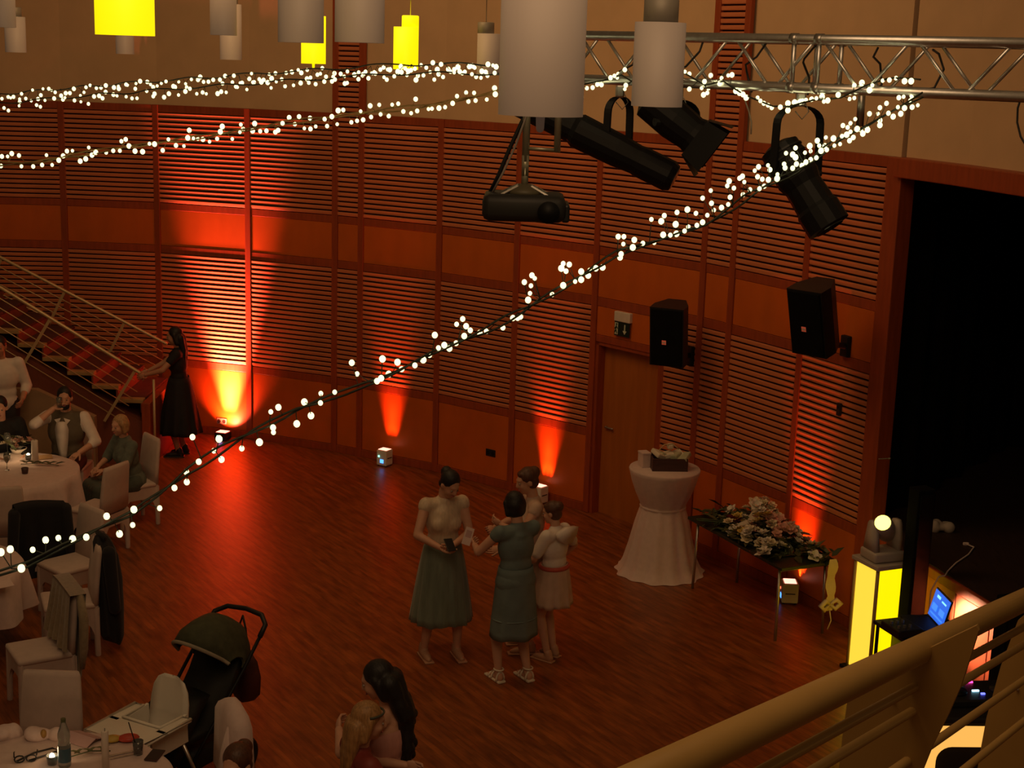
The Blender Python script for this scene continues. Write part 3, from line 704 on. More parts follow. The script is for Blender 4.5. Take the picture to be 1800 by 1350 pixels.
# ================================================================== COCKTAIL TABLE
c = V((1.575, 14.47, 0)); t = thing('cocktail_table', 'high cocktail table in a tied white stretch cloth', 'table', c)
def cfold(amps, n_=17, ph=0.0): return lambda i, u: amps[i] * (math.sin(n_ * u + ph) + .5 * math.sin((n_ - 6) * u + 1.3 + ph))
prof = [(.455, .004), (.42, .03), (.375, .12), (.325, .30), (.275, .52), (.235, .66), (.222, .70), (.235, .735), (.28, .83), (.325, .95), (.352, 1.05), (.362, 1.085), (.355, 1.10)]
b = B(); b.lathe(prof, 96, fold=cfold([.035, .032, .03, .028, .026, .024, .02, .02, .012, .008, .004, 0, 0], 13), cap0=False, cap1=True); b.build('cloth', LINEN, t, True)
b = B(); b.lathe([(.228, .685), (.238, .70), (.228, .715)], 40, cap0=False, cap1=False); b.build('tie_band', LINEN, t, True)
b = B(); b.cyl((0, 0, .02), (0, 0, 1.08), .03); b.lathe([(.26, 0), (.25, .02), (.03, .04)], 20); b.build('stand', STEEL, t)
CR = mat('dark_crate_wood', (.055, .022, .018), .5, var=.2, scale=6, stretch=(1, 6, 6))
cc = c + V((.03, -.02, 1.10)); t = thing('gift_crate', 'dark wooden crate of cards and paper on the cocktail table', 'crate', cc, R(4))
for (x, y, sx, sy) in ((0, -.115, .36, .014), (0, .115, .36, .014), (-.173, 0, .014, .22), (.173, 0, .014, .22)):
    b = B(); b.rbox((x, y, .065), (sx, sy, .13), .003); b.build('side_board', CR, t)
b = B(); b.box((0, 0, .01), (.34, .22, .014)); b.build('base_board', CR, t)
PAPER = mat('pale_paper', (.72, .64, .5), .8, var=.08); GREENP = mat('pale_green_paper', (.45, .45, .3), .8, var=.1)
rr = random.Random(5)
for k in range(6):
    b = B(); b.rbox((-.1 + .05 * k, rr.uniform(-.05, .05), .13 + rr.uniform(0, .02)), (.11, .15, .05), .012, Euler((rr.uniform(-.4, .4), rr.uniform(-.4, .4), rr.uniform(-1, 1))).to_matrix()); b.build('card_packet', (PAPER, GREENP)[k % 2], t)
b = B(); b.tube([(-.1, .0, .19), (-.05, .02, .24), (.04, .03, .25), (.10, .0, .2)], .006, 6); b.build('twig', mat('pale_twig', (.55, .4, .2), .7), t, True)
b = B(); b.rbox((.02, .05, .22), (.07, .06, .06), .02); b.build('ornament', PAPER, t)
cc = c + V((-.21, .03, 1.10)); t = thing('white_envelope_box', 'small white box beside the dark crate on the cocktail table', 'box', cc, R(20))
b = B(); b.rbox((0, 0, .07), (.09, .12, .14), .006); b.build('carton', LINEN, t); b = B(); b.rbox((0, 0, .145), (.096, .126, .02), .004); b.build('lid', LINEN, t)

# ================================================================== FLOWER TABLE
TO = V((2.40, 13.43, 0)); TR = math.atan2(-.907, .42)
t = thing('folding_table', 'dark folding table with thin steel legs carrying the flowers', 'table', TO, TR)
b = B(); b.rbox((0, 0, .715), (1.62, .62, .03), .006); b.build('tabletop', mat('dark_green_top', (.022, .024, .012), .5, var=.15), t)
for sx in (-1, 1):
    for sy in (-1, 1):
        b = B(); b.cyl((sx * .72, sy * .26, 0), (sx * .70, sy * .25, .70), .014, n=10); b.build('leg', STEEL, t, True)
    b = B(); b.cyl((sx * .70, -.25, .66), (sx * .70, .25, .66), .010); b.build('leg_brace', STEEL, t, True)
    b = B(); b.cyl((sx * .70, 0, .66), (sx * .35, 0, .70), .008); b.build('folding_strut', STEEL, t, True)
LEAF = mat('leaf_dark', (.045, .06, .025), .5, var=.3); LEAF2 = mat('leaf_olive', (.12, .12, .05), .5, var=.3)
PET = [mat('petal_cream', (.78, .66, .45), .6, var=.1), mat('petal_white', (.80, .72, .62), .6, var=.08), mat('petal_pink', (.66, .35, .27), .6, var=.12), mat('petal_yellow', (.62, .44, .10), .6, var=.12), mat('petal_burgundy', (.25, .02, .03), .6, var=.2)]
def petal_flower(r, layers, kp):
    b = B()
    for l in range(layers):
        rad = r * (1 - .28 * l); tilt = R(18 + 24 * l)
        for k in range(kp):
            an = 2 * math.pi * (k + .5 * (l % 2)) / kp; d = V((math.cos(an), math.sin(an), 0)); sd = V((-d.y, d.x, 0)); u = V((0, 0, 1))
            o = d * r * .1; tip = d * rad * math.cos(tilt) + u * rad * math.sin(tilt) + u * .004 * l; mid = (o + tip) * .55 + u * r * .06; w_ = rad * .42
            b.add([o, mid - sd * w_, tip - sd * w_ * .45, tip + d * .1 * rad, tip + sd * w_ * .45, mid + sd * w_, mid - u * r * .12], [(0, 1, 6), (0, 6, 5), (6, 1, 2, 3), (6, 3, 4, 5)])
    b.ell((0, 0, r * .12), (r * .22, r * .22, r * .16), n=8, k=5)
    return b
FL = [mesh_of(petal_flower(.055, 3, 6), 'blossom', p_, True) for p_ in PET]
FL2 = [mesh_of(petal_flower(.062, 2, 5), 'blossom', p_, True) for p_ in PET]
lb = B()
for k in range(2):
    pass
lb.add([(0, 0, 0), (.035, .03, .008), (.1, .022, .018), (.16, 0, .0), (.1, -.022, .018), (.035, -.03, .008), (.08, 0, .004)], [(0, 6, 1), (1, 6, 2), (2, 6, 3), (3, 6, 4), (4, 6, 5), (5, 6, 0)])
LM = [mesh_of(lb, 'leaf', m_, True) for m_ in (LEAF, LEAF2)]
WRAP = mat('cream_wrapping', (.66, .56, .42), .7, var=.12, scale=15, bump=.2)
STEMM = mat('stem_green', (.06, .09, .03), .6, var=.2)
def bouquet(u, v_, ang, label, nfl, cols, spread=.13, rise=.16, leaves=14, wrap=False, seed=1, elong=1.0):
    q = M.Rotation(TR, 3, 'Z') @ V((u, v_, 0)) + TO; q.z = .732
    t = thing('bouquet', label, 'bouquet', q, TR + ang, 'bouquets on the flower table'); r_ = random.Random(seed)
    b = B()
    for k in range(8): b.caps((-.34 * elong + r_.uniform(-.03, .03), r_.uniform(-.03, .03), .02 + .012 * (k % 3)), (r_.uniform(-.02, .05), r_.uniform(-.05, .05), .05 + .02 * (k % 3)), .004, n=5)
    b.build('stems', STEMM, t, True)
    for k in range(int(leaves * 1.7)):
        x, y = max(-.24, min(.24, r_.gauss(0, spread * elong))), max(-.2, min(.2, r_.gauss(0, spread * .8))); z = max(.015, rise * .5 - (abs(x) + abs(y)) * .25 + r_.uniform(-.03, .03))
        sc_ = r_.uniform(.7, 1.3); place('leaf', LM[k % 2], t, (x, y, z), (r_.uniform(-.5, .5), r_.uniform(-.6, .2), r_.uniform(0, 6.3)), (sc_, sc_, sc_))
    for k in range(int(nfl * 1.8)):
        x, y = max(-.22, min(.22, r_.gauss(0, spread * .8 * elong))), r_.gauss(0, spread * .65); z = max(.04, rise - (x * x / elong + y * y) * 4 + r_.uniform(-.02, .03))
        sc_ = r_.uniform(.75, 1.25); ci = r_.choice(cols)
        place('blossom', (FL if k % 2 else FL2)[ci], t, (x, y, z), (r_.uniform(-.6, .6), r_.uniform(-.6, .6), r_.uniform(0, 6)), (sc_, sc_, sc_))
    if wrap:
        b = B(); n = 22; rs = []
        for (x, rr_) in ((-.30, .035), (-.18, .05), (-.05, .10), (.06, .15)):
            rs.append([V((x, rr_ * math.cos(2 * math.pi * j / n) * (1 + .12 * math.sin(5 * j)), max(.004, .07 + rr_ * .8 * math.sin(2 * math.pi * j / n) * (1 + .12 * math.cos(4 * j))))) for j in range(n)])
        b.rings(rs, True, True, False); b.build('wrapping', WRAP, t, True)
    return t
bouquet(-.60, .05, 2.2, 'leafy dark green bunch at the end beside the cocktail table', 3, [1], .13, .07, 26, seed=1)
bouquet(-.30, -.12, .6, 'small posy of yellow and burgundy roses at the table edge', 7, [3, 4, 0, 3], .09, .11, 10, seed=2)
bouquet(-.26, .16, 1.9, 'tall cream wrapped bouquet, highest on the flower table', 11, [0, 1, 1, 0], .12, .26, 10, True, 3)
bouquet(-.02, .10, -1.2, 'pink and cream bouquet in the middle of the flower table', 12, [0, 2, 2, 3], .12, .19, 16, seed=4)
bouquet(.08, -.16, .3, 'yellow white bouquet with dark leaves on the front edge', 9, [0, 3, 1], .11, .12, 20, seed=5)
bouquet(.26, .10, 2.6, 'large rosy bouquet next to the white lilies', 14, [2, 2, 0, 1], .12, .17, 16, seed=6)
bouquet(.42, -.16, -.4, 'white lily bunch drooping over the front corner of the table', 8, [1, 1, 0], .10, .09, 14, seed=7)
bouquet(.52, .12, .2, 'long dark green garland with few blossoms at the table end', 4, [1, 0], .11, .08, 34, seed=8, elong=1.7)
q = M.Rotation(TR, 3, 'Z') @ V((-.36, .22, 0)) + TO; q.z = .732
t = thing('flower_box', 'cream paper flower box standing among the bouquets', 'box', q, TR + .3)
b = B(); b.lathe([(.06, 0), (.075, .17), (.07, .17), (.055, .02)], 20); b.build('box_wall', WRAP, t, True); b = B(); b.lathe([(.077, .13), (.079, .14), (.077, .15)], 20, cap0=False, cap1=False); b.build('band', PET[1], t, True)
q = M.Rotation(TR, 3, 'Z') @ V((.80, .24, 0)) + TO; q.z = .725
t = thing('white_ribbon', 'long white ribbon with a bow hanging from the flower table corner', 'ribbon', q, TR)
b = B(); n = 14; vs = []
for k in range(n):
    z = .03 - .5 * k / (n - 1); w_ = .034 + .02 * abs(math.sin(k * .7)); o = .02 + .012 * math.sin(k * .9); vs += [(o - .004, -w_, z), (o + .004, w_, z)]
b.add(vs, [(2 * k, 2 * k + 2, 2 * k + 3, 2 * k + 1) for k in range(n - 1)]); b.build('tail', LINEN, t, True)
for s2 in (-1, 1):
    b = B(); b.tube([(.03, 0, -.40), (.04, s2 * .06, -.36), (.04, s2 * .11, -.40), (.03, s2 * .06, -.45), (.03, 0, -.40)], [.008, .022, .026, .022, .008], 8); b.build('bow_loop', LINEN, t, True)
b = B(); b.tube([(.03, 0, -.46), (.035, .02, -.56), (.03, -.01, -.64)], .006, 6); b.build('loose_end', LINEN, t, True)

# ================================================================== COVERED CHAIRS
def chair_parts():
    t = bpy.data.objects.new('covered_chair', None); COL.objects.link(t)
    # local +y is forward; seat centre at the origin
    b = B(); b.rbox((0, 0, .455), (.43, .43, .05), .02); b.build('seat_cover', COVER, t, True)
    rs = []
    for (z, y, w_, th) in ((.46, -.205, .43, .05), (.62, -.215, .425, .05), (.80, -.235, .41, .048), (.92, -.25, .395, .045), (.955, -.253, .375, .03)):
        hw, ht = w_ / 2, th / 2; c_ = .015
        rs.append([V(p) for p in ((-hw + c_, y - ht, z), (hw - c_, y - ht, z), (hw, y - ht + c_, z), (hw, y + ht - c_, z), (hw - c_, y + ht, z), (-hw + c_, y + ht, z), (-hw, y + ht - c_, z), (-hw, y - ht + c_, z))])
    b = B(); b.rings(rs); b.build('back_cover', COVER, t, True)
    # stretch skirt, arched between the legs
    for (p, q) in (((-.21, .21), (.21, .21)), ((.21, .21), (.21, -.235)), ((.21, -.235), (-.21, -.235)), ((-.21, -.235), (-.21, .21))):
        P, Q = V((*p, 0)), V((*q, 0)); d = Q - P; nrm = V((d.y, -d.x, 0)).normalized() * -1; k = 12; vs = []
        for i in range(k + 1):
            u = i / k; a_ = 4 * u * (1 - u); zz = .30 * min(1, a_ * 1.5) ** .7; base = P + d * u; fl_ = nrm * -.035 * (1 - a_) * .6
            vs += [base - nrm * .004 + V((0, 0, .44)), base + V((0, 0, zz + .004)) - fl_ * 0 + nrm * -.02 * a_]
        b = B(); b.add(vs, [(2 * i, 2 * i + 2, 2 * i + 3, 2 * i + 1) for i in range(k)]); b.build('skirt_panel', COVER, t, True)
    for (x, y) in ((-.195, .195), (.195, .195), (-.195, -.215), (.195, -.215)):
        b = B(); b.caps((x, y, .012), (x * .96, y * .96, .44), .024, .026, 8); b.build('leg', COVER, t, True)
    return t
chair0 = chair_parts(); first = [True]
def chair(x, y, rz, label):
    o = chair0 if first[0] else copy_tree(chair0); first[0] = False
    o.location = (x, y, 0); o.rotation_euler = (0, 0, rz)
    return tag(o, label, 'chair', 'chairs in white stretch covers')
chair(-4.22, 14.56, R(67), 'white covered chair facing the far round table, seat empty')
chair(-4.00, 12.85, R(138), 'white covered chair with tall back just behind the black coat')
ch3 = chair(-3.64, 10.86, R(122), 'white covered chair with a brown shawl over its back')
chair(-3.06, 9.10, R(180), 'white covered chair squarely facing the near table beside the highchair')
chair(-3.92, 9.95, R(-170), 'white covered chair cut by the left edge behind the near table')
chair(-4.93, 13.80, R(18), 'white covered chair at the left edge, back turned to the viewer')
chair(-4.44, 13.25, R(30), 'covered chair hidden beneath a black jacket beside the far table')
chair(-3.74, 11.95, R(112), 'covered chair carrying the long black coat')
chair(-1.93, 8.66, R(118), 'covered chair beside the near table with a white napkin draped on it')
def drape(name, label, cat, base, rz, w0, w1, ztop, zbot, ma, thick=.05, folds=9, slump=.03, seed=1, back=True):
    """cloth hung over a chair back: local +y is the chair's forward side"""
    t = thing(name, label, cat, base, rz); r_ = random.Random(seed); n = 40; m_ = 14; b = B(); rs = []
    for side, zb in ((-1, zbot), (1, max(zbot, .52))):
        vs = []
        for i in range(m_ + 1):
            v_ = i / m_; z = ztop - (ztop - zb) * v_; wd = w0 + (w1 - w0) * v_ ** 1.2
            for j in range(n + 1):
                u = j / n * 2 - 1; f = .016 * v_ * math.sin(folds * u * 2 + seed) + .008 * v_ * math.sin(folds * 2.3 * u + 1)
                y = -.245 + (.955 - z) * .0 + (z - .95) * -.12 + side * (thick * .62 + .014 * v_) + side * f
                zz = z - slump * u * u * (1 - v_) - slump * .5 * math.sin(u * 2 + seed) * (1 - v_) + .012 * math.sin(u * 7 + seed) * v_
                vs.append(V((u * wd / 2, y, zz)))
        rs.append(vs)
    k = n + 1
    for vs in rs: b.add(vs, [(i * k + j, i * k + j + 1, (i + 1) * k + j + 1, (i + 1) * k + j) for i in range(m_) for j in range(n)])
    o0 = 0; o1 = (m_ + 1) * k                     # bridge over the top and the sides
    b.f += [(o0 + j, o1 + j, o1 + j + 1, o0 + j + 1) for j in range(n)]
    b.build('cloth_body', ma, t, True); return t
SHAWL = mat('brown_grey_wool', (.30, .235, .15), .95, var=.15, scale=30, bump=.2, sheen=.3)
t = drape('shawl', 'brown grey shawl hanging in folds over a chair back', 'shawl', (-3.64, 10.86, 0), R(122), .50, .66, .985, .28, SHAWL, .10, 8, .03, 2)
b = B(); b.tube([(-.22, -.27, .95), (-.27, -.28, .75), (-.28, -.27, .52), (-.26, -.26, .35)], [.03, .04, .035, .02], 8); b.build('fringe_end', SHAWL, t, True)
COAT = mat('black_wool', (.010, .010, .013), .9, var=.2, sheen=.1)
t = thing('black_coat', 'long black coat hanging from a chair on the dance floor side', 'coat', (-3.74, 11.95, 0), R(112)); b = B(); rs = []
for (z_, rx, ry, cy) in ((.10, .20, .075, -.36), (.14, .215, .09, -.36), (.40, .20, .10, -.355), (.65, .185, .105, -.345), (.85, .165, .095, -.325), (.96, .11, .075, -.30), (1.01, .06, .05, -.29), (1.03, .02, .02, -.29)):
    rs.append([V((rx * math.cos(u) * (1 + .07 * math.sin(7 * u + z_ * 3)), cy + ry * math.sin(u) * (1 + .12 * math.sin(5 * u)), z_ + (.03 * math.sin(3 * u) if z_ < .2 else 0))) for u in [2 * math.pi * k / 40 for k in range(40)]])
b.rings(rs); b.build('coat_body', COAT, t, True)
for s2 in (-1, 1):
    b = B(); b.caps((s2 * .16, -.33, .90), (s2 * .225, -.36, .42), .06, .05, 10); b.build('sleeve', COAT, t, True)
b = B(); b.tube([(-.09, -.31, 1.0), (0, -.26, 1.04), (.09, -.31, 1.0)], .022, 8); b.build('collar', COAT, t, True)
t = drape('black_jacket', 'black suit jacket covering a chair beside the far round table', 'jacket', (-4.44, 13.25, 0), R(30), .46, .56, .985, .25, COAT, .085, 5, .02, 6)
for s2 in (-1, 1):
    b = B(); b.caps((s2 * .23, -.27, .90), (s2 * .27, -.28, .42), .055, .045, 10); b.build('sleeve', COAT, t, True)
# pointed napkin over the chair beside the near table
t = thing('draped_napkin', 'pointed white napkin draped over a chair beside the stroller', 'napkin', (-1.715, 8.775, .95), R(28))
b = B(); b.rings([[V((x_ * w_, y_ * d_ , z)) for x_, y_ in ((-1, -1), (0, -1.2), (1, -1), (1.15, 0), (1, 1), (0, 1.2), (-1, 1), (-1.1, 0))] for (w_, d_, z) in ((.07, .23, -.42), (.065, .215, -.2), (.062, .20, -.02), (.055, .15, .04), (.04, .08, .08), (.012, .02, .11))]); b.build('fold_outer', LINEN, t, True)
b = B(); b.rings([[V((x_ * w_ - .05, y_ * w_ * .5 - .10, z)) for x_, y_ in ((-1, -1), (1, -1), (1, 1), (-1, 1))] for (w_, z) in ((.09, -.42), (.06, -.2), (.02, -.03))]); b.build('fold_inner', LINEN, t, True)

# ================================================================== ROUND TABLES
def round_table(c, r, drop, label, seed):
    t = thing('round_table', label, 'table', c, 0, 'round banquet tables')
    b = B(); b.lathe([(.001, .70), (r - .02, .70), (r - .02, .735), (.001, .735)], 40); b.build('tabletop', TREAD, t)
    b = B(); b.cyl((0, 0, .03), (0, 0, .70), .05); b.lathe([(.36, 0), (.34, .03), (.05, .05)], 20); b.build('pedestal', BLACKM, t)
    cl = thing('tablecloth', label.replace('round table', 'white cloth of the round table'), 'tablecloth', (c[0], c[1], 0), 0, 'white tablecloths')
    f = lambda i, u: (0, 0, .004, .02, .045, .07)[i] * (math.sin(11 * u + seed) + .5 * math.sin(17 * u + 2 * seed)) if i >= 2 else 0
    b = B(); b.lathe([(.001, .742), (r - .02, .742), (r, .735), (r + .012, .66), (r + .025, .74 - drop * .6), (r + .035, .74 - drop)], 140, fold=f, cap0=True, cap1=False); b.build('cloth', LINEN, cl, True)
    return cl
round_table((-5.25, 14.85, 0), .74, .46, 'far round table by the stair with two lit candles', 1)
round_table((-2.75, 8.10, 0), .80, .42, 'near round table in the lower left corner, crowded with things', 2)
round_table((-4.88, 11.85, 0), .76, .40, 'round table at the left edge beyond the brown shawl', 4)

GLASS = mat('clear_glass', (.75, .78, .75), .06, var=0, trans=.9, spec=.6)
FLAME = mat('candle_glow', (1, .9, .7), .5, var=0, emit=(1.0, .86, .62), es=9)
WAX = mat('candle_wax', (.82, .74, .66), .6, var=.04)
def tealight(x, y, z, label, e=.5):
    t = thing('tealight', label, 'candle', (x, y, z), 0, 'lit table candles')
    b = B(); b.lathe([(.028, 0), (.036, .06), (.033, .06), (.026, .006)], 16); b.build('glass', GLASS, t, True)
    b = B(); b.lathe([(.024, .006), (.024, .028), (.001, .03)], 14); b.build('wax', WAX, t, True)
    b = B(); b.ell((0, 0, .05), (.017, .017, .024), n=10, k=8); b.build('flame', FLAME, t, True)
    light('flame_light', 'POINT', (x, y, z + .09), e, (1, .62, .28), t, shadow_soft_size=.02)
def pillar(x, y, z, r, h, label):
    t = thing('pillar_candle', label, 'candle', (x, y, z)); b = B(); b.lathe([(r, 0), (r, h - .008), (r * .85, h), (.002, h - .012)], 18); b.build('wax', WAX, t, True)
    b = B(); b.cyl((0, 0, h - .012), (0, .002, h + .012), .002, n=5); b.build('wick', BLACK, t)
def wineglass(x, y, z, label, s=1.0):
    t = thing('wine_glass', label, 'glass', (x, y, z), 0, 'wine glasses on the tables')
    b = B(); b.lathe([(.033 * s, 0), (.030 * s, .004), (.004, .008), (.004, .08 * s), (.012, .09 * s), (.034 * s, .13 * s), (.036 * s, .17 * s), (.029 * s, .20 * s), (.027 * s, .20 * s), (.033 * s, .17 * s), (.03 * s, .13 * s), (.004, .095 * s)], 18, cap1=True); b.build('bowl', GLASS, t, True)
    b = B(); b.lathe([(.005, .098 * s), (.028 * s, .125 * s), (.03 * s, .14 * s), (.001, .14 * s)], 16); b.build('wine', mat('white_wine', (.6, .45, .15), .1, var=0, trans=.6), t, True)
z = .745
tealight(*fl(13, 808, z), 'lit candle at the left edge of the far table', .6)
tealight(*fl(50, 808, z), 'lit candle beside the white pillar candle on the far table', .6)
p = fl(62, 812, z); pillar(p.x, p.y, z, .035, .24, 'thick white pillar candle standing on the far table')
def centrepiece(p, label, seed, n=16):
    t = thing('flower_centrepiece', label, 'flowers', p); r_ = random.Random(seed)
    b = B(); b.lathe([(.07, 0), (.09, .05), (.08, .05), (.06, .01)], 18); b.build('bowl', WAX, t, True)
    for k in range(n):
        place('leaf', LM[k % 2], t, (r_.gauss(0, .08), r_.gauss(0, .07), .05 + r_.random() * .06), (r_.uniform(-.5, .5), r_.uniform(-.8, .1), r_.uniform(0, 6)), (1, 1, 1))
        place('blossom', FL[r_.choice([0, 1, 1, 2])], t, (r_.gauss(0, .07), r_.gauss(0, .06), .08 + r_.random() * .08), (r_.uniform(-.6, .6), r_.uniform(-.6, .6), 0), (.8, .8, .8))
p = fl(33, 795, z); centrepiece((p.x, p.y, z), 'cream flower centrepiece between the candles on the far table', 3)
p = fl(22, 805, z); wineglass(p.x - .12, p.y + .2, z, 'wine glass behind the flowers on the far table', 1.1)
p = fl(45, 828, z); wineglass(p.x - .2, p.y + .02, z, 'wine glass at the near rim of the far table', .9)
def folded(name, label, cat, p, rz, size, ma, tilt=.35, group=None):
    t = thing(name, label, cat, p, rz, group); b = B(); x, y = size
    b.add([(-x, -y, 0), (x, -y, 0), (x, y, 0), (-x, y, 0), (-x, 0, .03), (x, 0, .03), (-x, -y, .004), (x, -y, .004), (x, y, .004), (-x, y, .004), (-x, 0, .034), (x, 0, .034)],
          [(0, 1, 5, 4), (4, 5, 2, 3), (7, 6, 10, 11), (11, 10, 9, 8), (0, 6, 7, 1), (3, 2, 8, 9)]); b.build('sheet', ma, t)
    b = B(); b.box((0, 0, .006), (x * 1.6, y * 1.5, .004)); b.build('inner_fold', ma, t)
p = fl(76, 805, z); folded('napkin', 'folded brown napkin by the pillar candle on the far table', 'napkin', (p.x, p.y, z), .5, (.09, .06), mat('napkin_tan', (.42, .26, .13), .8))
p = fl(70, 820, z); t = thing('greenery_sprig', 'dark leafy sprig lying on the far table cloth', 'plant', (p.x, p.y, z + .01)); 
b = B(); b.tube([(-.2, 0, .01), (0, .03, .02), (.2, .0, .01)], .004, 5); b.build('twig', STEMM, t, True)
for k in range(9): place('leaf', LM[k % 2], t, (-.18 + .042 * k, .02, .015), (0, -.1, (k % 2) * 2.2 + .5), (.7, .7, .7))
p = fl(44, 832, z); t = thing('coaster_cup', 'small dark cup on the near rim of the far table', 'cup', (p.x, p.y, z)); b = B(); b.lathe([(.03, 0), (.038, .06), (.034, .06), (.026, .008)], 16); b.build('cup', CR, t, True); b = B(); b.lathe([(.03, .045), (.001, .046)], 14, cap0=False, cap1=True); b.build('drink', BLACK, t)
# near table
p = fl(114, 1346, z); t = thing('water_bottle', 'clear plastic water bottle with blue label on the near table', 'bottle', (p.x, p.y, z))
b = B(); b.lathe([(.036, 0), (.039, .01), (.039, .14), (.034, .17), (.039, .19), (.037, .22), (.016, .285), (.014, .30)], 20); b.build('bottle_body', mat('pet_plastic', (.55, .6, .58), .12, var=0, trans=.75), t, True)
b = B(); b.lathe([(.0398, .035), (.0398, .125)], 20, cap0=False, cap1=False); b.build('label_band', mat('label_blue', (.05, .13, .2), .4), t, True)
b = B(); b.cyl((0, 0, .295), (0, 0, .315), .0155, n=14); b.build('cap', mat('cap_green', (.1, .12, .05), .4), t)
tealight(*fl(92, 1343, z), 'lit candle beside the water bottle on the near table', .5)
p = fl(186, 1352, z); pillar(p.x, p.y, z, .022, .26, 'slim white candle standing beside the bottle on the near table')
PINKN = mat('napkin_pink', (.52, .33, .33), .85, var=.05)
p = fl(146, 1300, z); folded('napkin', 'folded pink napkin behind the water bottle', 'napkin', (p.x, p.y, z), -.5, (.11, .08), PINKN)
p = fl(55, 1298, z); t = thing('crumpled_napkins', 'heap of crumpled white napkins at the far rim of the near table', 'napkin', (p.x, p.y, z))
r_ = random.Random(8); b = B()
for k in range(9): b.ell((r_.uniform(-.2, .2), r_.uniform(-.05, .05), .03), (r_.uniform(.06, .1), r_.uniform(.04, .06), r_.uniform(.03, .05)), Euler((r_.random(), r_.random(), r_.random() * 3)).to_matrix(), 10, 7)
remesh(b, .012, 3).build('paper', LINEN, t, True)
b = B(); b.ell((.09, -.03, .05), (.02, .02, .03)); b.build('glass_bead', mat('amber', (.35, .2, .05), .2), t, True)
p = fl(272, 1329, z); t = thing('phone', 'dark smartphone lying on the near table', 'phone', (p.x, p.y, z), R(-8)); b = B(); b.rbox((0, 0, .006), (.085, .15, .01), .004); b.build('body', CR, t); b = B(); b.box((0, 0, .0115), (.075, .135, .001)); b.build('screen', BLACK, t)
p = fl(212, 1303, z); t = thing('snack_bag', 'red and yellow snack packet on the near table', 'packet', (p.x, p.y, z), R(15)); b = B(); b.ell((.05, 0, .02), (.07, .05, .022)); b.build('red_half', mat('packet_red', (.45, .05, .03), .4), t, True); b = B(); b.ell((-.05, .01, .018), (.06, .045, .02)); b.build('yellow_half', mat('packet_yellow', (.5, .33, .05), .4), t, True)
p = fl(243, 1325, z); t = thing('drink_glass', 'small tumbler with a dark straw on the near table', 'glass', (p.x, p.y, z)); b = B(); b.lathe([(.028, 0), (.034, .09), (.031, .09), (.025, .008)], 16); b.build('tumbler', GLASS, t, True); b = B(); b.lathe([(.026, .008), (.03, .06), (.001, .06)], 14); b.build('drink', mat('cola', (.05, .015, .01), .15), t, True); b = B(); b.caps((.0, 0, .01), (-.05, -.02, .22), .004, n=6); b.build('straw', BLACK, t)
p = fl(45, 1340, z); t = thing('sunglasses', 'black sunglasses with looped cord lying on the near table', 'glasses', (p.x, p.y, z), .3)
for s2 in (-1, 1):
    b = B(); b.tube([(s2 * .035 + .03 * math.cos(q_), 0, .025 + .022 * math.sin(q_)) for q_ in [k * .5236 for k in range(12)]], .005, 6, True); b.build('rim', BLACK, t, True)
    b = B(); b.tube([(s2 * .066, 0, .04), (s2 * .07, .08, .035), (s2 * .068, .14, .01)], .004, 6); b.build('temple', BLACK, t, True)
b = B(); b.tube([(-.06, .0, .01), (.05, .10, .01), (.16, .14, .01), (.2, .10, .01), (.12, .05, .01), (.02, .0, .01)], .006, 6); b.build('cord', BLACK, t, True)
p = fl(160, 1330, z); t = thing('greenery_sprig', 'dry leafy sprig between bottle and slim candle', 'plant', (p.x, p.y, z + .01), .4)
b = B(); b.tube([(-.12, 0, .01), (0, .02, .02), (.12, .0, .01)], .004, 5); b.build('twig', STEMM, t, True)
for k in range(6): place('leaf', LM[1], t, (-.1 + .04 * k, .02, .015), (0, -.1, (k % 2) * 2.2 + .5), (.5, .5, .5))
p = fl(215, 1325, z); t = thing('chopped_cutlery', 'fork and knife lying beside the slim candle', 'cutlery', (p.x, p.y, z), R(-60))
b = B(); b.rbox((0, 0, .004), (.016, .19, .004), .001); b.build('knife', STEEL, t); b = B(); b.rbox((.04, 0, .004), (.012, .17, .004), .001); b.box((.04, .09, .004), (.022, .04, .004)); b.build('fork', STEEL, t)
p = fl(14, 1030, z); folded('napkin', 'white napkin lying on the table at the left edge', 'napkin', (p.x - .1, p.y, z), .7, (.12, .09), LINEN)

# ================================================================== HIGHCHAIR
HR = math.atan2(.80, -.60) ; HC = V((-2.36, 9.22, 0))      # faces the near table
HR = R(152)
t = thing('highchair', 'white plastic highchair with tray and rounded back', 'highchair', HC, HR)
def shellpt(u, v_): return u
b = B(); n = 18; rs = []
for (y, z_, w_) in ((.18, .52, .155), (.02, .505, .165), (-.10, .515, .165), (-.15, .56, .165), (-.175, .66, .165), (-.19, .76, .16), (-.20, .84, .145), (-.208, .90, .11), (-.212, .93, .055)):
    rs.append([V((-w_, y, z_)), V((-w_ * .6, y - .012, z_ - .006)), V((0, y - .018, z_ - .01)), V((w_ * .6, y - .012, z_ - .006)), V((w_, y, z_)), V((w_, y - .016, z_ - .016)), V((0, y - .036, z_ - .026)), V((-w_, y - .016, z_ - .016))])
b.rings(rs); b.build('seat_shell', WHITEP, t, True)
for s2 in (-1, 1):
    b = B(); b.prism([(-.17, .50), (.17, .50), (.19, .66), (-.16, .70)], .02, (s2 * .168, 0, 0), (0, 1, 0), (0, 0, 1)); b.build('side_wing', WHITEP, t)
b = B(); out = []; b.rbox((0, .235, .685), (.50, .27, .022), .01); b.build('tray', WHITEP, t, True)
for s2 in (-1, 1):
    b = B(); b.rbox((s2 * .205, .01, .685), (.09, .28, .022), .01); b.build('tray_arm', WHITEP, t, True)
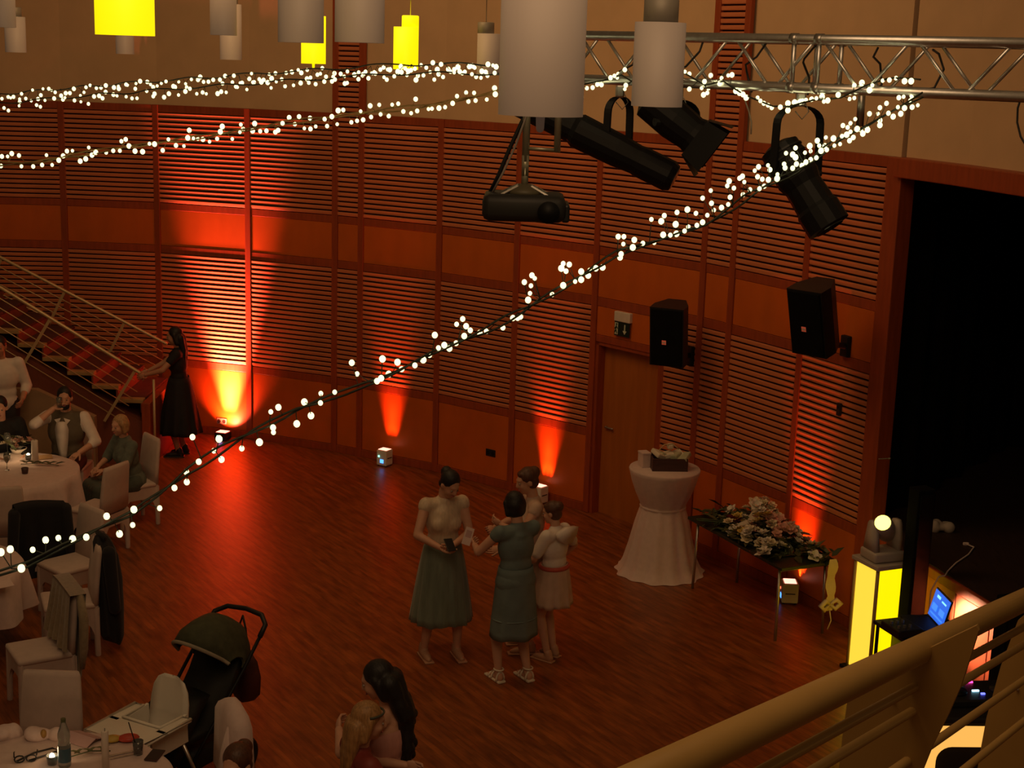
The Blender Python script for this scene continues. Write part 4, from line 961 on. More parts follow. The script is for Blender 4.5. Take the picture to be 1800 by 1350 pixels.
pts = [(-.245, .37, .70), (.245, .37, .70), (.245, -.12, .70), (.17, -.12, .70), (.16, .09, .70), (-.16, .09, .70), (-.17, -.12, .70), (-.245, -.12, .70)]
b = B(); b.tube([V(p_) for p_ in pts], .011, 8, True); b.build('tray_rim', WHITEP, t, True)
for sx in (-1, 1):
    for sy in (-1, 1):
        b = B(); b.cyl((sx * .28, sy * .27, 0), (sx * .15, sy * .13, .52), .013, n=10); b.build('leg', STEEL, t, True)

# ================================================================== STROLLER
SB = mat('stroller_black', (.010, .011, .009), .7, var=.3); SG = mat('stroller_olive', (.055, .06, .03), .8, var=.2, scale=20); SL_ = mat('stroller_lining', (.30, .26, .20), .8, var=.1)
t = thing('stroller', 'dark stroller with olive canopy and looped handle', 'stroller', (-2.20, 9.72, 0), R(150))
for (x, y, r_) in ((-.27, -.25, .145), (.27, -.25, .145), (-.20, .36, .10), (.20, .36, .10)):
    b = B(); n = 24
    b.tube([(x, y + (r_ - .02) * math.cos(2 * math.pi * k / n), r_ + (r_ - .02) * math.sin(2 * math.pi * k / n)) for k in range(n)], .02, 8, True); b.build('tyre', BLACK, t, True)
    w_ = [q for q in bpy.data.objects if q.name.startswith('tyre')][-1]
    b = B(); b.cyl((x - .015, y, r_), (x + .015, y, r_), .03, n=12)
    for k in range(5): an = 2 * math.pi * k / 5; b.cyl((x, y, r_), (x, y + (r_ - .025) * math.cos(an), r_ + (r_ - .025) * math.sin(an)), .007, n=5)
    b.build('rim', STEEL, t, True)
for s2 in (-1, 1):
    b = B(); b.tube([(s2 * .20, .36, .11), (s2 * .24, .05, .48), (s2 * .25, -.28, .80), (s2 * .245, -.46, .98)], .013, 8); b.build('frame_tube', BLACKM, t, True)
    b = B(); b.tube([(s2 * .27, -.25, .16), (s2 * .25, -.05, .38), (s2 * .24, .05, .48)], .013, 8); b.build('rear_tube', BLACKM, t, True)
hp = [(-.245, -.46, .98), (-.24, -.53, 1.05), (-.16, -.585, 1.09), (0, -.60, 1.10), (.16, -.585, 1.09), (.24, -.53, 1.05), (.245, -.46, .98)]
b = B(); b.tube(hp, .019, 10); b.build('handle', BLACK, t, True)
b = B(); b.rings([[V((-.2, y, z_)), V((.2, y, z_)), V((.2, y - .03, z_ - .05)), V((-.2, y - .03, z_ - .05))] for (y, z_) in ((.42, .33), (.30, .46), (.02, .45), (-.20, .72), (-.34, .95))]); b.build('seat', SB, t, True)
# canopy: ribbed quarter dome over the seat
b = B(); rs = []
for i in range(9):
    an = R(-28 + 21 * i); rr_ = .33 + .012 * (i % 2)
    rs.append([V((.235 * math.cos(u) , -.20 + rr_ * math.cos(an) * max(.25, math.sin(u)) * -1, .78 + rr_ * .95 * math.sin(an) * max(.2, math.sin(u)) + .06)) for u in [math.pi * k / 14 for k in range(15)]])
b.rings(rs, False, False, False); o = b.build('canopy', SG, t, True)
md = o.modifiers.new('thick', 'SOLIDIFY'); md.thickness = .012
b = B(); b.tube([V((.24 * math.cos(u), -.20 - .345 * math.cos(R(140)) * max(.25, math.sin(u)), .84 + .33 * math.sin(R(140)) * max(.2, math.sin(u)))) for u in [math.pi * k / 14 for k in range(15)]], .014, 8); b.build('canopy_rim', SL_, t, True)
b = B(); b.rbox((0, -.05, .25), (.40, .52, .16), .04); b.build('basket', SB, t, True)
b = B(); b.rings([[V((x_ * w_, y_ * .16 + y0, z_)) for x_, y_ in ((-1, -.4), (0, -.6), (1, -.4), (1, .4), (0, .6), (-1, .4))] for (w_, y0, z_) in ((.20, .40, .30), (.215, .32, .46), (.20, .18, .60), (.17, .05, .68))]); b.build('footmuff', SB, t, True)
b = B(); b.ell((.04, .10, .70), .012); b.build('logo_stud', SIGNW, t)
t2 = thing('shoulder_bag', 'dark red bag hanging from the stroller handle', 'bag', fl(428, 1215, .42), R(120))
b = B(); b.rings([[V((x_ * w_, y_ * d_, z_)) for x_, y_ in ((-1, -1), (0, -1.25), (1, -1), (1.1, 0), (1, 1), (0, 1.25), (-1, 1), (-1.1, 0))] for (w_, d_, z_) in ((.10, .05, -.04), (.15, .075, .02), (.16, .08, .16), (.14, .06, .28), (.12, .03, .33))]); b.build('bag_body', mat('bag_dark_red', (.09, .022, .015), .6, var=.3), t2, True)
b = B(); b.tube([(-.11, 0, .32), (-.06, 0, .52), (0, 0, .60), (.06, 0, .52), (.11, 0, .32)], .008, 6); b.build('strap', SB, t2, True)

# ================================================================== DJ CORNER
YG = mat('yellow_glow_panel', (.9, .7, .1), .5, var=0, emit=(1.0, .72, .0), es=1.25)
YG2 = mat('pale_yellow_glow_panel', (.9, .7, .3), .5, var=0, emit=(1.0, .66, .045), es=1.05)
PG = mat('amber_glow_panel', (.9, .6, .3), .5, var=0, emit=(1.0, .50, .10), es=.95)
GREYW = mat('offwhite_plastic', (.52, .45, .38), .5, var=.05)
c = V((3.20, 12.02, 0)); t = thing('light_tower', 'square plinth covered in cloth glowing yellow beside the stage', 'light tower', c, R(24))
b = B(); b.quad((-.15, -.15, .04), (.15, -.15, .04), (.15, -.15, .99), (-.15, -.15, .99)); b.build('glowing_front', YG, t)
b = B(); b.quad((-.15, .15, .04), (-.15, -.15, .04), (-.15, -.15, .99), (-.15, .15, .99)); b.build('glowing_side', YG2, t)
b = B(); b.quad((.15, -.15, .04), (.15, .15, .04), (.15, .15, .99), (.15, -.15, .99)); b.quad((.15, .15, .04), (-.15, .15, .04), (-.15, .15, .99), (.15, .15, .99)); b.build('rear_cloth', YG, t)
for (x, y) in ((-.15, -.15), (.15, -.15), (-.15, .15), (.15, .15)):
    b = B(); b.cyl((x, y, 0), (x, y, 1.0), .016, n=8); b.build('corner_tube', mat('tower_seam', (.45, .30, .10), .6), t, True)
b = B(); b.rbox((0, 0, 1.015), (.36, .36, .04), .008); b.build('top_plate', GREYW, t); b = B(); b.rbox((0, 0, .015), (.40, .40, .03), .006); b.build('base_plate', BLACKM, t)
t2 = thing('moving_head', 'pale moving head lamp shining yellow on top of the glowing tower', 'stage lamp', c + V((0, 0, 1.036)), R(20))
b = B(); b.rbox((0, 0, .045), (.30, .24, .09), .02); b.build('base', GREYW, t2, True)
for s2 in (-1, 1):
    b = B(); b.rings([[V((s2 * .115 + x_ * .022, y_ * w_, z_)) for x_, y_ in ((-1, -1), (1, -1), (1, 1), (-1, 1))] for (w_, z_) in ((.09, .09), (.075, .2), (.05, .32), (.03, .345))]); b.build('yoke_arm', GREYW, t2, True)
Hd = V((-.50, -.50, .5)).normalized(); a_, b_, _ = frame(Hd); hc = V((0, 0, .27)); b = B()
b.rings([[hc + Hd * u + (a_ * math.cos(2 * math.pi * k / 16) - b_ * math.sin(2 * math.pi * k / 16)) * r_ for k in range(16)] for (u, r_) in ((-.13, .05), (-.12, .08), (.02, .09), (.12, .08), (.14, .07))]); b.build('head', GREYW, t2, True)
b = B(); b.rings([[hc + Hd * u + (a_ * math.cos(2 * math.pi * k / 16) - b_ * math.sin(2 * math.pi * k / 16)) * r_ for k in range(16)] for (u, r_) in ((.14, .068), (.152, .055), (.156, .01))]); b.build('lens', mat('lens_yellow_glow', (1, .8, .2), .4, var=0, emit=(1, .86, .12), es=4), t2, True)
light('tower_wash', 'SPOT', (3.22, 11.55, .75), 110, (1.0, .40, .20), t, aim=(3.98, 10.7, .55), spot_size=R(75), spot_blend=.8, shadow_soft_size=.05)  # added spot without a fixture, brightens the stage fascia
def pa_column(c, h, label, w_=.17):
    t = thing('column_speaker', label, 'speaker', c, R(20), 'black column speakers by the stage')
    b = B(); b.rbox((0, 0, .22), (.20, .24, .44), .02); b.build('bass_box', BLACK, t); b = B(); b.rbox((0, 0, .44 + (h - .44) / 2), (w_, .15, h - .44), .012); b.build('column', BLACKCLOTH, t)
    b = B(); b.rbox((0, -.08, .44 + (h - .44) / 2), (w_ * .8, .01, h - .52), .003); b.build('grille', BLACKM, t)
p = at(1609, 1000, 11.75); pa_column((p.x, p.y, 0), 1.75, 'black column speaker covering the right side of the glowing tower', .165)
p = fl(1762, 1190, .6); pa_column((p.x, p.y, 0), 1.25, 'black column speaker standing behind the balcony railing', .15)
# laptop stand + laptop
p = at(1590, 1100, 11.2); ltz = .86
p = fl(1592, 1098, ltz); t = thing('laptop_table', 'small black table under the open laptop', 'table', (p.x + .12, p.y, 0), R(20))
b = B(); b.rbox((0, 0, ltz - .02), (.60, .42, .03), .006); b.build('tabletop', BLACK, t)
for sx in (-1, 1):
    for sy in (-1, 1): b = B(); b.cyl((sx * .27, sy * .18, 0), (sx * .27, sy * .18, ltz - .03), .014, n=8); b.build('leg', BLACKM, t)
tl = thing('laptop', 'open laptop with bright blue screen in front of the stage', 'laptop', (p.x + .01, p.y, ltz), R(-86))
b = B(); b.rbox((0, .11, .010), (.34, .23, .018), .005); b.build('keyboard_base', BLACKM, tl)
Rm = M.Rotation(R(-14), 3, 'X')
# screen stands at the far edge of the base and looks over it to the left
b = B(); b.rbox(V((0, .225, .02)) + Rm @ V((0, 0, .12)), (.34, .012, .24), .004, Rm); b.build('lid', BLACK, tl)
SCR = mat('screen_blue_glow', (.02, .1, .6), .3, var=0, emit=(.02, .16, .9), es=.9); SCR2 = mat('screen_cyan_glow', (.1, .5, .9), .3, var=0, emit=(.25, .75, 1), es=1.4)
b = B(); b.box(V((0, .225, .02)) + Rm @ V((0, -.008, .12)), (.32, .003, .215), Rm); b.build('screen', SCR, tl)
for (x, z_, sx, sz) in ((-.06, .19, .07, .02), (.06, .18, .09, .012), (-.08, .10, .10, .05), (.07, .10, .10, .05), (0, .045, .26, .012)):
    b = B(); b.box(V((0, .225, .02)) + Rm @ V((x, -.011, z_)), (sx, .002, sz), Rm); b.build('screen_panel', SCR2 if z_ > .15 else mat('screen_mid_glow', (.05, .2, .8), .3, var=0, emit=(.05, .28, 1), es=1.0), tl)
# mixer beside it
p = fl(1573, 1112, ltz); t = thing('mixer', 'black mixer with a white tag at the left of the laptop', 'mixer', (p.x, p.y, ltz), R(20)); b = B(); b.rbox((.06, 0, .03), (.22, .25, .06), .01); b.build('housing', BLACK, t)
for k in range(6): b = B(); b.cyl((-.01 + .05 * (k % 3), -.06 + .1 * (k // 3), .06), (-.01 + .05 * (k % 3), -.06 + .1 * (k // 3), .08), .012, n=8); b.build('knob', STEEL, t)
# booth with glowing front
bc = fl(1692, 1262, .98); t = thing('dj_booth', 'black disc jockey booth with a glowing amber framed front', 'booth', (bc.x + .12, bc.y + .25, 0), R(3))
b = B(); b.rbox((0, 0, .955), (.92, .5, .05), .012); b.build('tabletop', BLACK, t)
b = B(); b.box((0, .2, .46), (.88, .02, .92)); b.box((-.44, 0, .46), (.02, .42, .92)); b.box((.44, 0, .46), (.02, .42, .92)); b.build('carcass', BLACKCLOTH, t)
b = B(); ox, oz, rr_ = .42, .44, .05
def rrect(w_, h_, r_, n=6): return [(sx * (w_ - r_) + r_ * math.cos(a0 + math.pi / 2 * k / n), sz * (h_ - r_) + r_ * math.sin(a0 + math.pi / 2 * k / n)) for (sx, sz, a0) in ((1, 1, 0), (-1, 1, math.pi / 2), (-1, -1, math.pi), (1, -1, 1.5 * math.pi)) for k in range(n + 1)]
O_, I_ = rrect(.42, .44, .06), rrect(.28, .30, .10); n = len(O_)
vs = [V((x, -.235, .47 + z_)) for x, z_ in O_] + [V((x, -.235, .47 + z_)) for x, z_ in I_] + [V((x, -.215, .47 + z_)) for x, z_ in O_] + [V((x, -.215, .47 + z_)) for x, z_ in I_]
b.add(vs, [(i, (i + 1) % n, n + (i + 1) % n, n + i) for i in range(n)] + [(2 * n + (i + 1) % n, 2 * n + i, 3 * n + i, 3 * n + (i + 1) % n) for i in range(n)] + [(i, 2 * n + i, 2 * n + (i + 1) % n, (i + 1) % n) for i in range(n)] + [(n + (i + 1) % n, 3 * n + (i + 1) % n, 3 * n + i, n + i) for i in range(n)])
b.build('glowing_frame', PG, t)
b = B(); b.box((0, -.205, .47), (.84, .01, .88)); b.build('front_board', BLACK, t)
q = fl(1705, 1222, 1.0); t = thing('dj_controller', 'black mixing console with blue and magenta lights on the booth', 'controller', (q.x + .05, q.y + .02, .98), R(8))
b = B(); b.rbox((0, 0, .025), (.56, .32, .05), .01); b.build('housing', BLACK, t)
for s2 in (-1, 1): b = B(); b.cyl((s2 * .16, -.02, .05), (s2 * .16, -.02, .065), .075, n=24); b.build('jog_wheel', BLACKM, t, True)
for (x, y, col, nm, sx) in ((-.02, -.02, (.35, .8, 1), 'cyan_led_glow', .05), (.01, -.07, (.1, .12, 1), 'blue_led_glow', .03), (-.06, .12, (.3, .7, 1), 'cyan_led_glow', .03), (.0, .12, (1, .05, .3), 'magenta_led_glow', .05)):
    b = B(); b.rbox((x, y, .055), (sx, .016, .012), .004); b.build('led_button', mat(nm, col, .4, var=0, emit=col, es=3.2), t)
# stage odds and ends
p = fl(1652, 932, 1.0); t = thing('white_bundle', 'crumpled white cloth lying on the dark stage', 'cloth', (p.x, p.y, 1.0)); b = B(); r_ = random.Random(4)
for k in range(8): b.ell((r_.uniform(-.09, .09), r_.uniform(-.05, .05), .04), (r_.uniform(.04, .07), .05, r_.uniform(.03, .07)), None, 10, 7)
remesh(b, .01, 3).build('cloth_body', mat('dim_white_cloth', (.5, .42, .36), .85), t, True)
pts = [fl(1698, 956, 1.01), fl(1712, 962, 1.01), fl(1702, 975, 1.01), fl(1680, 990, 1.01), fl(1666, 1004, 1.01), fl(1661, 1012, 1.01)]
e = pts[-1]; edge = V((e.x - .05, e.y, 1.0)); pts += [edge, edge + V((-.06, -.02, -.12)), edge + V((-.06, -.02, -.5)), edge + V((-.07, -.03, -.97))]
b = B(); b.tube(pts, .007, 6); t = thing('white_cable', 'white cable running off the stage edge', 'cable', pts[0]); b.build('cable', LINEN, t, True, True); b = B(); b.rbox(pts[0], (.05, .03, .025), .006); b.build('plug', LINEN, t, False, True)
p = at(1553, 807, 12.7); t = thing('microphone_stick', 'thin pale rod poking out beside the stage post', 'rod', p); b = B(); b.caps((-.04, 0, 0), (.05, .0, .008), .005); b.build('rod', STEEL, t); b = B(); b.caps((.05, 0, .008), (.06, 0, .009), .007); b.build('tip', STEEL, t)

# ================================================================== PEOPLE
HAIRB = mat('hair_black', (.010, .008, .008), .55, var=.3, scale=14, stretch=(6, 6, 1), bump=.3)
HAIRBR = mat('hair_brown', (.09, .035, .018), .5, var=.3, scale=14, stretch=(6, 6, 1), bump=.3)
HAIRBL = mat('hair_blond', (.38, .20, .075), .5, var=.3, scale=14, stretch=(6, 6, 1), bump=.3)
HAIRGR = mat('hair_greyblond', (.42, .24, .11), .6, var=.25, scale=16, stretch=(4, 4, 2), bump=.3)
EYEW = mat('eye_white', (.34, .28, .24), .3, var=0); EYED = mat('eye_dark', (.02, .012, .01), .2, var=0); LIP = mat('lips', (.45, .13, .11), .5, var=0)

def ik(a, c, l1, l2, pole):
    a, c, pole = V(a), V(c), V(pole); d = c - a; L = min(d.length, (l1 + l2) * .999); d.normalize(); c = a + d * L
    x = (l1 * l1 - l2 * l2 + L * L) / (2 * L); hgt = math.sqrt(max(0, l1 * l1 - x * x))
    p = pole - d * pole.dot(d)
    if p.length < 1e-4: p = V((0, 1, 0))
    return a + d * x + p.normalized() * hgt, c
def hand(b, w_, d, nrm, thumb, curl=.5, k=1.0):
    d = V(d).normalized(); nrm = V(nrm); nrm = (nrm - d * nrm.dot(d)).normalized(); s_ = d.cross(nrm) * thumb
    Rm = M((s_, d, nrm)).transposed()
    b.ell(w_ + d * .045 * k, (.040 * k, .052 * k, .016 * k), Rm, 10, 8)
    for o, l in ((.030, .068), (.010, .078), (-.010, .073), (-.029, .058)):
        p0 = w_ + d * .082 * k + s_ * o * k; d1 = d * math.cos(curl) + nrm * math.sin(curl); d2 = d * math.cos(curl * 2.1) + nrm * math.sin(curl * 2.1)
        p1 = p0 + d1 * l * .52 * k; p2 = p1 + d2 * l * .48 * k
        b.caps(p0 - d * .015, p1, .0092 * k, .0085 * k, 7); b.caps(p1, p2, .0085 * k, .0068 * k, 7)
    t0 = w_ + d * .025 * k + s_ * .032 * k; td_ = (d * .65 + s_ * .6 + nrm * .45).normalized(); t1 = t0 + td_ * .035 * k; t2_ = t1 + (td_ + d * .3).normalized() * .028 * k
    b.caps(t0, t1, .012 * k, .0105 * k, 7); b.caps(t1, t2_, .0105 * k, .008 * k, 7)

class Person:
    def __init__(s, label, loc, rz, h=1.68, lean=0, hz=.93, feet=((-.10, .0), (.10, .03)), hands=((-.25, .1, .80), (.25, .1, .80)), poles=((-.5, -1, -.3), (.5, -1, -.3)),
                 head=(0, 0), male=False, skin=SKIN, knees=None, hcurl=.5, palms=None, footdir=(0, 0), wide=1.0, barefoot=True, hips=(0, 0), group=None, hide_legs=False):
        s.t = thing('person', label, 'person', loc, rz, group); k = h / 1.7; s.t.scale = (k, k, k); s.male = male; s.hz = hz; s.wide = wide
        s.O = V((hips[0], hips[1], hz)); s.Ru = M.Rotation(-lean, 3, 'X')
        sw = (.19 if male else .162) * wide; s.sw = sw
        s.sh = [s.U(-sw, 0, .455), s.U(sw, 0, .455)]
        s.hip = [s.O + V((-.088 * wide, 0, -.03)), s.O + V((.088 * wide, 0, -.03))]
        s.ank = [V((*feet[0], .085)), V((*feet[1], .085))]; s.kn = []
        for i in (0, 1):
            kp = (knees[i] if knees else (0, 1, .1)); kn, an = ik(s.hip[i], s.ank[i], .43, .41, kp); s.kn.append(kn); s.ank[i] = V((an.x, an.y, max(.085, an.z)))
        s.el = []; s.wr = []
        for i in (0, 1):
            e, w_ = ik(s.sh[i], hands[i], .29 if male else .275, .25 if male else .235, poles[i]); s.el.append(e); s.wr.append(w_)
        s.Rh = M.Rotation(head[0], 3, 'Z') @ M.Rotation(-head[1], 3, 'X')
        s.nk = s.U(0, .012, .575); s.hc = s.nk + s.Rh @ V((0, .022, .095))
        # ---- body, one continuous surface
        b = B(); f = 1.12 if male else 1.0
        s.torso(b, 0.0); s.legs(b, 0.0); s.arms(b, 0.0, 2.0)
        b.caps(s.U(0, -.01, .45), s.nk, .056 * f, .05 * f, 12); b.caps(s.nk, s.hc + s.Rh @ V((0, -.02, -.03)), .05 * f, .05 * f, 12)
        Hh = lambda c, r: b.ell(s.hc + s.Rh @ V(c), r, s.Rh, 14, 10)
        Hh((0, -.012, .026), (.073, .090, .084)); Hh((0, .028, -.028), (.058, .062, .082)); Hh((0, .050, -.088), (.030, .030, .026))
        for sd in (-1, 1): Hh((sd * .073, -.008, -.012), (.012, .02, .031)); Hh((sd * .032, .058, -.03), (.024, .024, .026))
        Hh((0, .070, .028), (.045, .02, .016))
        b.caps(s.hc + s.Rh @ V((0, .085, .012)), s.hc + s.Rh @ V((0, .102, -.028)), .010, .014, 8)
        body = remesh(b, .0115, 3, .5)
        for i in (0, 1):
            d = s.wr[i] - s.el[i]; pn = (palms[i] if palms else (1 if i == 0 else -1, .2, -.2))
            hand(body, s.wr[i], d, pn, (1 if i == 0 else -1), hcurl)
            d2 = V((math.sin(footdir[i] if isinstance(footdir, (tuple, list)) else 0), math.cos(footdir[i]), 0))
            s.fd = d2
        s.footdir = footdir
        body.build('body', skin, s.t, True)
        for sd in (-1, 1):
            e = B(); e.ell(s.hc + s.Rh @ V((sd * .030, .0765, .002)), (.0125, .008, .007), s.Rh, 10, 7); eo = e.build('eye', EYEW, s.t, True)
            e = B(); e.ell(s.hc + s.Rh @ V((sd * .030, .0815, .001)), (.006, .004, .006), s.Rh, 8, 6); e.build('iris', EYED, eo, True)
        e = B(); e.ell(s.hc + s.Rh @ V((0, .0885, -.058)), (.022, .008, .009), s.Rh, 10, 7); e.build('lips', LIP, s.t, True)
    def U(s, x, y, z): return s.O + s.Ru @ V((x, y, z))
    def torso(s, b, g, bust=True):
        w = s.wide; E = lambda c, r: b.ell(s.U(*c), tuple(q + g for q in r), s.Ru, 16, 10)
        if s.male: E((0, 0, .0), (.165 * w, .12, .13)); E((0, 0, .12), (.15 * w, .105, .15)); E((0, .01, .30), (.178 * w, .122, .18))
        else: E((0, -.005, .0), (.168 * w, .122 * w, .125)); E((0, 0, .13), (.128 * w, .095 * w, .14)); E((0, .005, .30), (.148 * w, .105, .17))
        if not s.male and bust:
            for sd in (-1, 1): E((sd * .066, .070, .29), (.058, .050, .058))
        b.caps(s.U(-s.sw * .8, -.005, .44), s.U(s.sw * .8, -.005, .44), .052 + g, .052 + g, 12)
        b.caps(s.U(0, -.005, .42), s.U(0, -.005, .47), .085 + g, .06 + g, 12)
    def legs(s, b, g, shin=True):
        f = 1.1 if s.male else 1.0
        for i in (0, 1):
            b.caps(s.hip[i], s.kn[i], .086 * f * s.wide + g, .056 * f + g, 12)
            if shin:
                m_ = s.kn[i].lerp(s.ank[i], .32) + (s.kn[i] - s.ank[i]).cross(V((1, 0, 0))).normalized() * .0
                b.caps(s.kn[i], m_, .054 * f + g, .055 * f + g, 12); b.caps(m_, s.ank[i], .053 * f + g, .034 * f + g, 12)
                if g < .005:
                    b.caps(s.ank[i] + V((0, -.03, -.045)), s.ank[i], .034, .036, 10); d = V((0, 1, 0)); s_ = s.ank[i]
                    b.caps(s_ + V((0, -.02, -.045)), s_ + V((0, .10, -.058)), .034, .026, 10); b.caps(s_ + V((0, .1, -.058)), s_ + V((0, .145, -.064)), .030, .018, 10)
    def arms(s, b, g, upto, which=(0, 1)):
        f = 1.15 if s.male else 1.0
        for i in which:
            u = min(1, upto); e = s.sh[i].lerp(s.el[i], u); b.caps(s.sh[i], e, .050 * f + g, (.050 - .011 * u) * f + g, 12)
            if upto > 1:
                u = min(1, upto - 1); w_ = s.el[i].lerp(s.wr[i], u); b.caps(s.el[i], w_, .040 * f + g, (.040 - .014 * u) * f + g, 12)
    # ---- clothing
    def top(s, ma, sleeve=.3, g=.014, hem=-.02, name='top', voxel=.013, extra=None, cuts=()):
        b = B(); s.torso(b, g)
        if sleeve > 0: s.arms(b, g - .002, sleeve)
        if extra: extra(b)
        o = remesh(b, voxel, 4, .5, [(s.U(0, 0, hem), s.Ru @ V((0, 0, -1)))] + list(cuts)).build(name, ma, s.t, True); return o
    def skirt(s, ma, z0, z1, r0, r1, folds=14, amp=.05, name='skirt', shift=(0, 0), waistband=None):
        b = B(); n = 72; rs = []; m_ = 12
        for i in range(m_ + 1):
            v_ = i / m_; z = z0 + (z1 - z0) * v_; e = v_ ** .75; rx = r0[0] + (r1[0] - r0[0]) * e; ry = r0[1] + (r1[1] - r0[1]) * e; q = []
            for j in range(n):
                u = 2 * math.pi * j / n; k = 1 + amp * v_ * (math.sin(folds * u) + .45 * math.sin((folds * 1.7) * u + 1))
                q.append(V((s.O.x + shift[0] * v_ + rx * k * math.cos(u), s.O.y + shift[1] * v_ + ry * k * math.sin(u), z + .008 * v_ * math.sin(5 * u))))
            rs.append(q)
        b.rings(rs, True, False, False); o = b.build(name, ma, s.t, True); md = o.modifiers.new('thick', 'SOLIDIFY'); md.thickness = .006; return o
    def trousers(s, ma, g=.014):
        b = B(); s.legs(b, g + .004); b.ell(s.O, (.172 * s.wide + g, .122 + g, .13 + g), None, 16, 10)
        remesh(b, .013, 4, .5, [(s.O + V((0, 0, .09)), V((0, 0, 1)))]).build('trousers', ma, s.t, True)
    def lap_skirt(s, ma, hem=.5, g=.02):
        b = B(); b.ell(s.O, (.175 * s.wide + g, .13 + g, .13 + g), None, 16, 10)
        for u in (0, .25, .5, .75, 1): b.caps(s.hip[0].lerp(s.hip[1], u), s.kn[0].lerp(s.kn[1], u), .092 + g, .066 + g, 12)
        for u in (0, .25, .5, .75, 1):
            k = s.kn[0].lerp(s.kn[1], u); a = s.ank[0].lerp(s.ank[1], u); b.caps(k, k.lerp(a, hem), .064 + g, .07 + g, 12)
        remesh(b, .014, 4, .5).build('skirt', ma, s.t, True)
    def shoes(s, ma, kind='shoe'):
        for i in (0, 1):
            a = s.ank[i]; b = B()
            if kind == 'shoe':
                b.caps(a + V((0, -.03, -.045)), a + V((0, .10, -.055)), .042, .036, 10); b.caps(a + V((0, .1, -.055)), a + V((0, .15, -.06)), .038, .024, 10); b.caps(a + V((0, -.02, -.03)), a + V((0, -.01, .01)), .044, .044, 10)
                o = remesh(b, .01, 3).build('shoe', ma, s.t, True)
                b = B(); b.rbox((a.x, a.y + .055, .008), (.085, .27, .016), .006); b.build('sole', ma, o)
            else:
                b.rbox((a.x, a.y + .05, .011), (.08, .245, .022), .009); o = b.build('sandal', ma, s.t)
                for (y, zz, rr) in ((.10, .032, .036), (.05, .052, .040), (-.035, .07, .042)):
                    b = B(); b.tube([(a.x + rr * math.cos(q), a.y + y, .014 + zz * math.sin(q) * 1.15) for q in [math.pi * k / 8 for k in range(9)]], .009, 6); b.build('strap', ma, o, True)
                b = B(); b.tube([(a.x, a.y + .10, .055), (a.x, a.y + .04, .09), (a.x, a.y + .02, .11)], .008, 6); b.build('strap', ma, o, True)
                b = B(); b.tube([(a.x + .040 * math.cos(q), a.y - .008 + .045 * math.sin(q), .115) for q in [2 * math.pi * k / 12 for k in range(12)]], .008, 6, True); b.build('strap', ma, o, True)
    def hair(s, ma, style, seed=1):
        b = B(); r_ = random.Random(seed); P = lambda x, y, z: s.hc + s.Rh @ V((x, y, z)); E = lambda c, r: b.ell(P(*c), r, s.Rh, 14, 10)
        E((0, -.024, .036), (.083, .094, .088)); dn = V((0, 0, -1))
        bk = s.Rh @ V((0, -1, 0)); bk.z = 0; bk.normalize(); rt = V((-bk.y, bk.x, 0))
        if style == 'short': E((0, -.03, -.01), (.080, .075, .07))
        if style == 'bob':
            E((0, -.035, .0), (.094, .085, .10)); E((0, -.03, -.045), (.092, .075, .07))
            for sd in (-1, 1): b.caps(P(sd * .07, .01, .03), P(sd * .078, .0, -.07), .028, .024, 10)
        if style in ('long', 'curly', 'ponytail'):
            L = {'long': .40, 'curly': .46, 'ponytail': .34}[style]
            if style == 'ponytail': E((0, -.10, .03), (.035, .04, .035)); st_ = [P(0, -.12, .02)]
            else:
                for sd in (-1, 1): b.caps(P(sd * .066, -.01, .02), P(sd * .07, -.03, -.09), .032, .034, 10)
                E((0, -.05, -.03), (.08, .065, .09)); st_ = [P(-.05, -.08, -.03), P(0, -.095, -.03), P(.05, -.08, -.03)]
            for q in st_:
                prev = q
                for k in range(7):
                    nx = prev + dn * (L / 7) + bk * ((.03 if style == 'curly' else .012) if k < 3 else .002) + rt * (r_.uniform(-.018, .018) if style == 'curly' else r_.uniform(-.006, .006))
                    ra = (.062 if style == 'curly' else .05 if style != 'ponytail' else .036) * (1 - .085 * k); b.caps(prev, nx, ra * (r_.uniform(.85, 1.15) if style == 'curly' else 1), ra * .97, 10); prev = nx
                    if style == 'curly':
                        b.ell(nx + rt * r_.uniform(-.03, .03) + bk * r_.uniform(-.01, .03), r_.uniform(.022, .036), None, 10, 7)
        if style == 'bun': E((0, -.105, .05), (.05, .045, .05)); E((0, -.05, -.03), (.07, .055, .06))
        if style == 'updo': E((0, -.085, .055), (.06, .055, .055)); E((0, -.04, -.02), (.08, .07, .07)); E((0, .03, .075), (.055, .04, .03))
        remesh(b, .0095, 2, .4).build('hair', ma, s.t, True)

CREAMF = mat('cream_satin', (.62, .48, .34), .45, var=.12, scale=10, stretch=(5, 5, .8), bump=.3, sheen=.3)
TEALF = mat('teal_tulle', (.16, .20, .16), .8, var=.15, scale=6, stretch=(5, 5, .6), bump=.15, sheen=.3)
BLUEF = mat('blue_grey_dress', (.14, .19, .19), .7, var=.15, scale=7, bump=.1)
PALEF = mat('pale_rose_dress', (.58, .40, .31), .7, var=.1)
WHITEF = mat('white_cotton', (.80, .70, .64), .8, var=.06, bump=.1, scale=12)
BLKF = mat('black_fabric', (.010, .009, .011), .8, var=.2)
VESTF = mat('grey_brown_vest', (.13, .10, .065), .8, var=.15)
PINKF = mat('dusty_pink_dress', (.62, .30, .26), .6, var=.1, scale=6, stretch=(4, 4, 1), bump=.1)
DENIMF = mat('dark_trouser', (.025, .022, .022), .8, var=.2)
SANDAL = mat('white_sandal', (.78, .68, .55), .5, var=.05); NUDE = mat('nude_shoe', (.50, .27, .17), .5, var=.05)

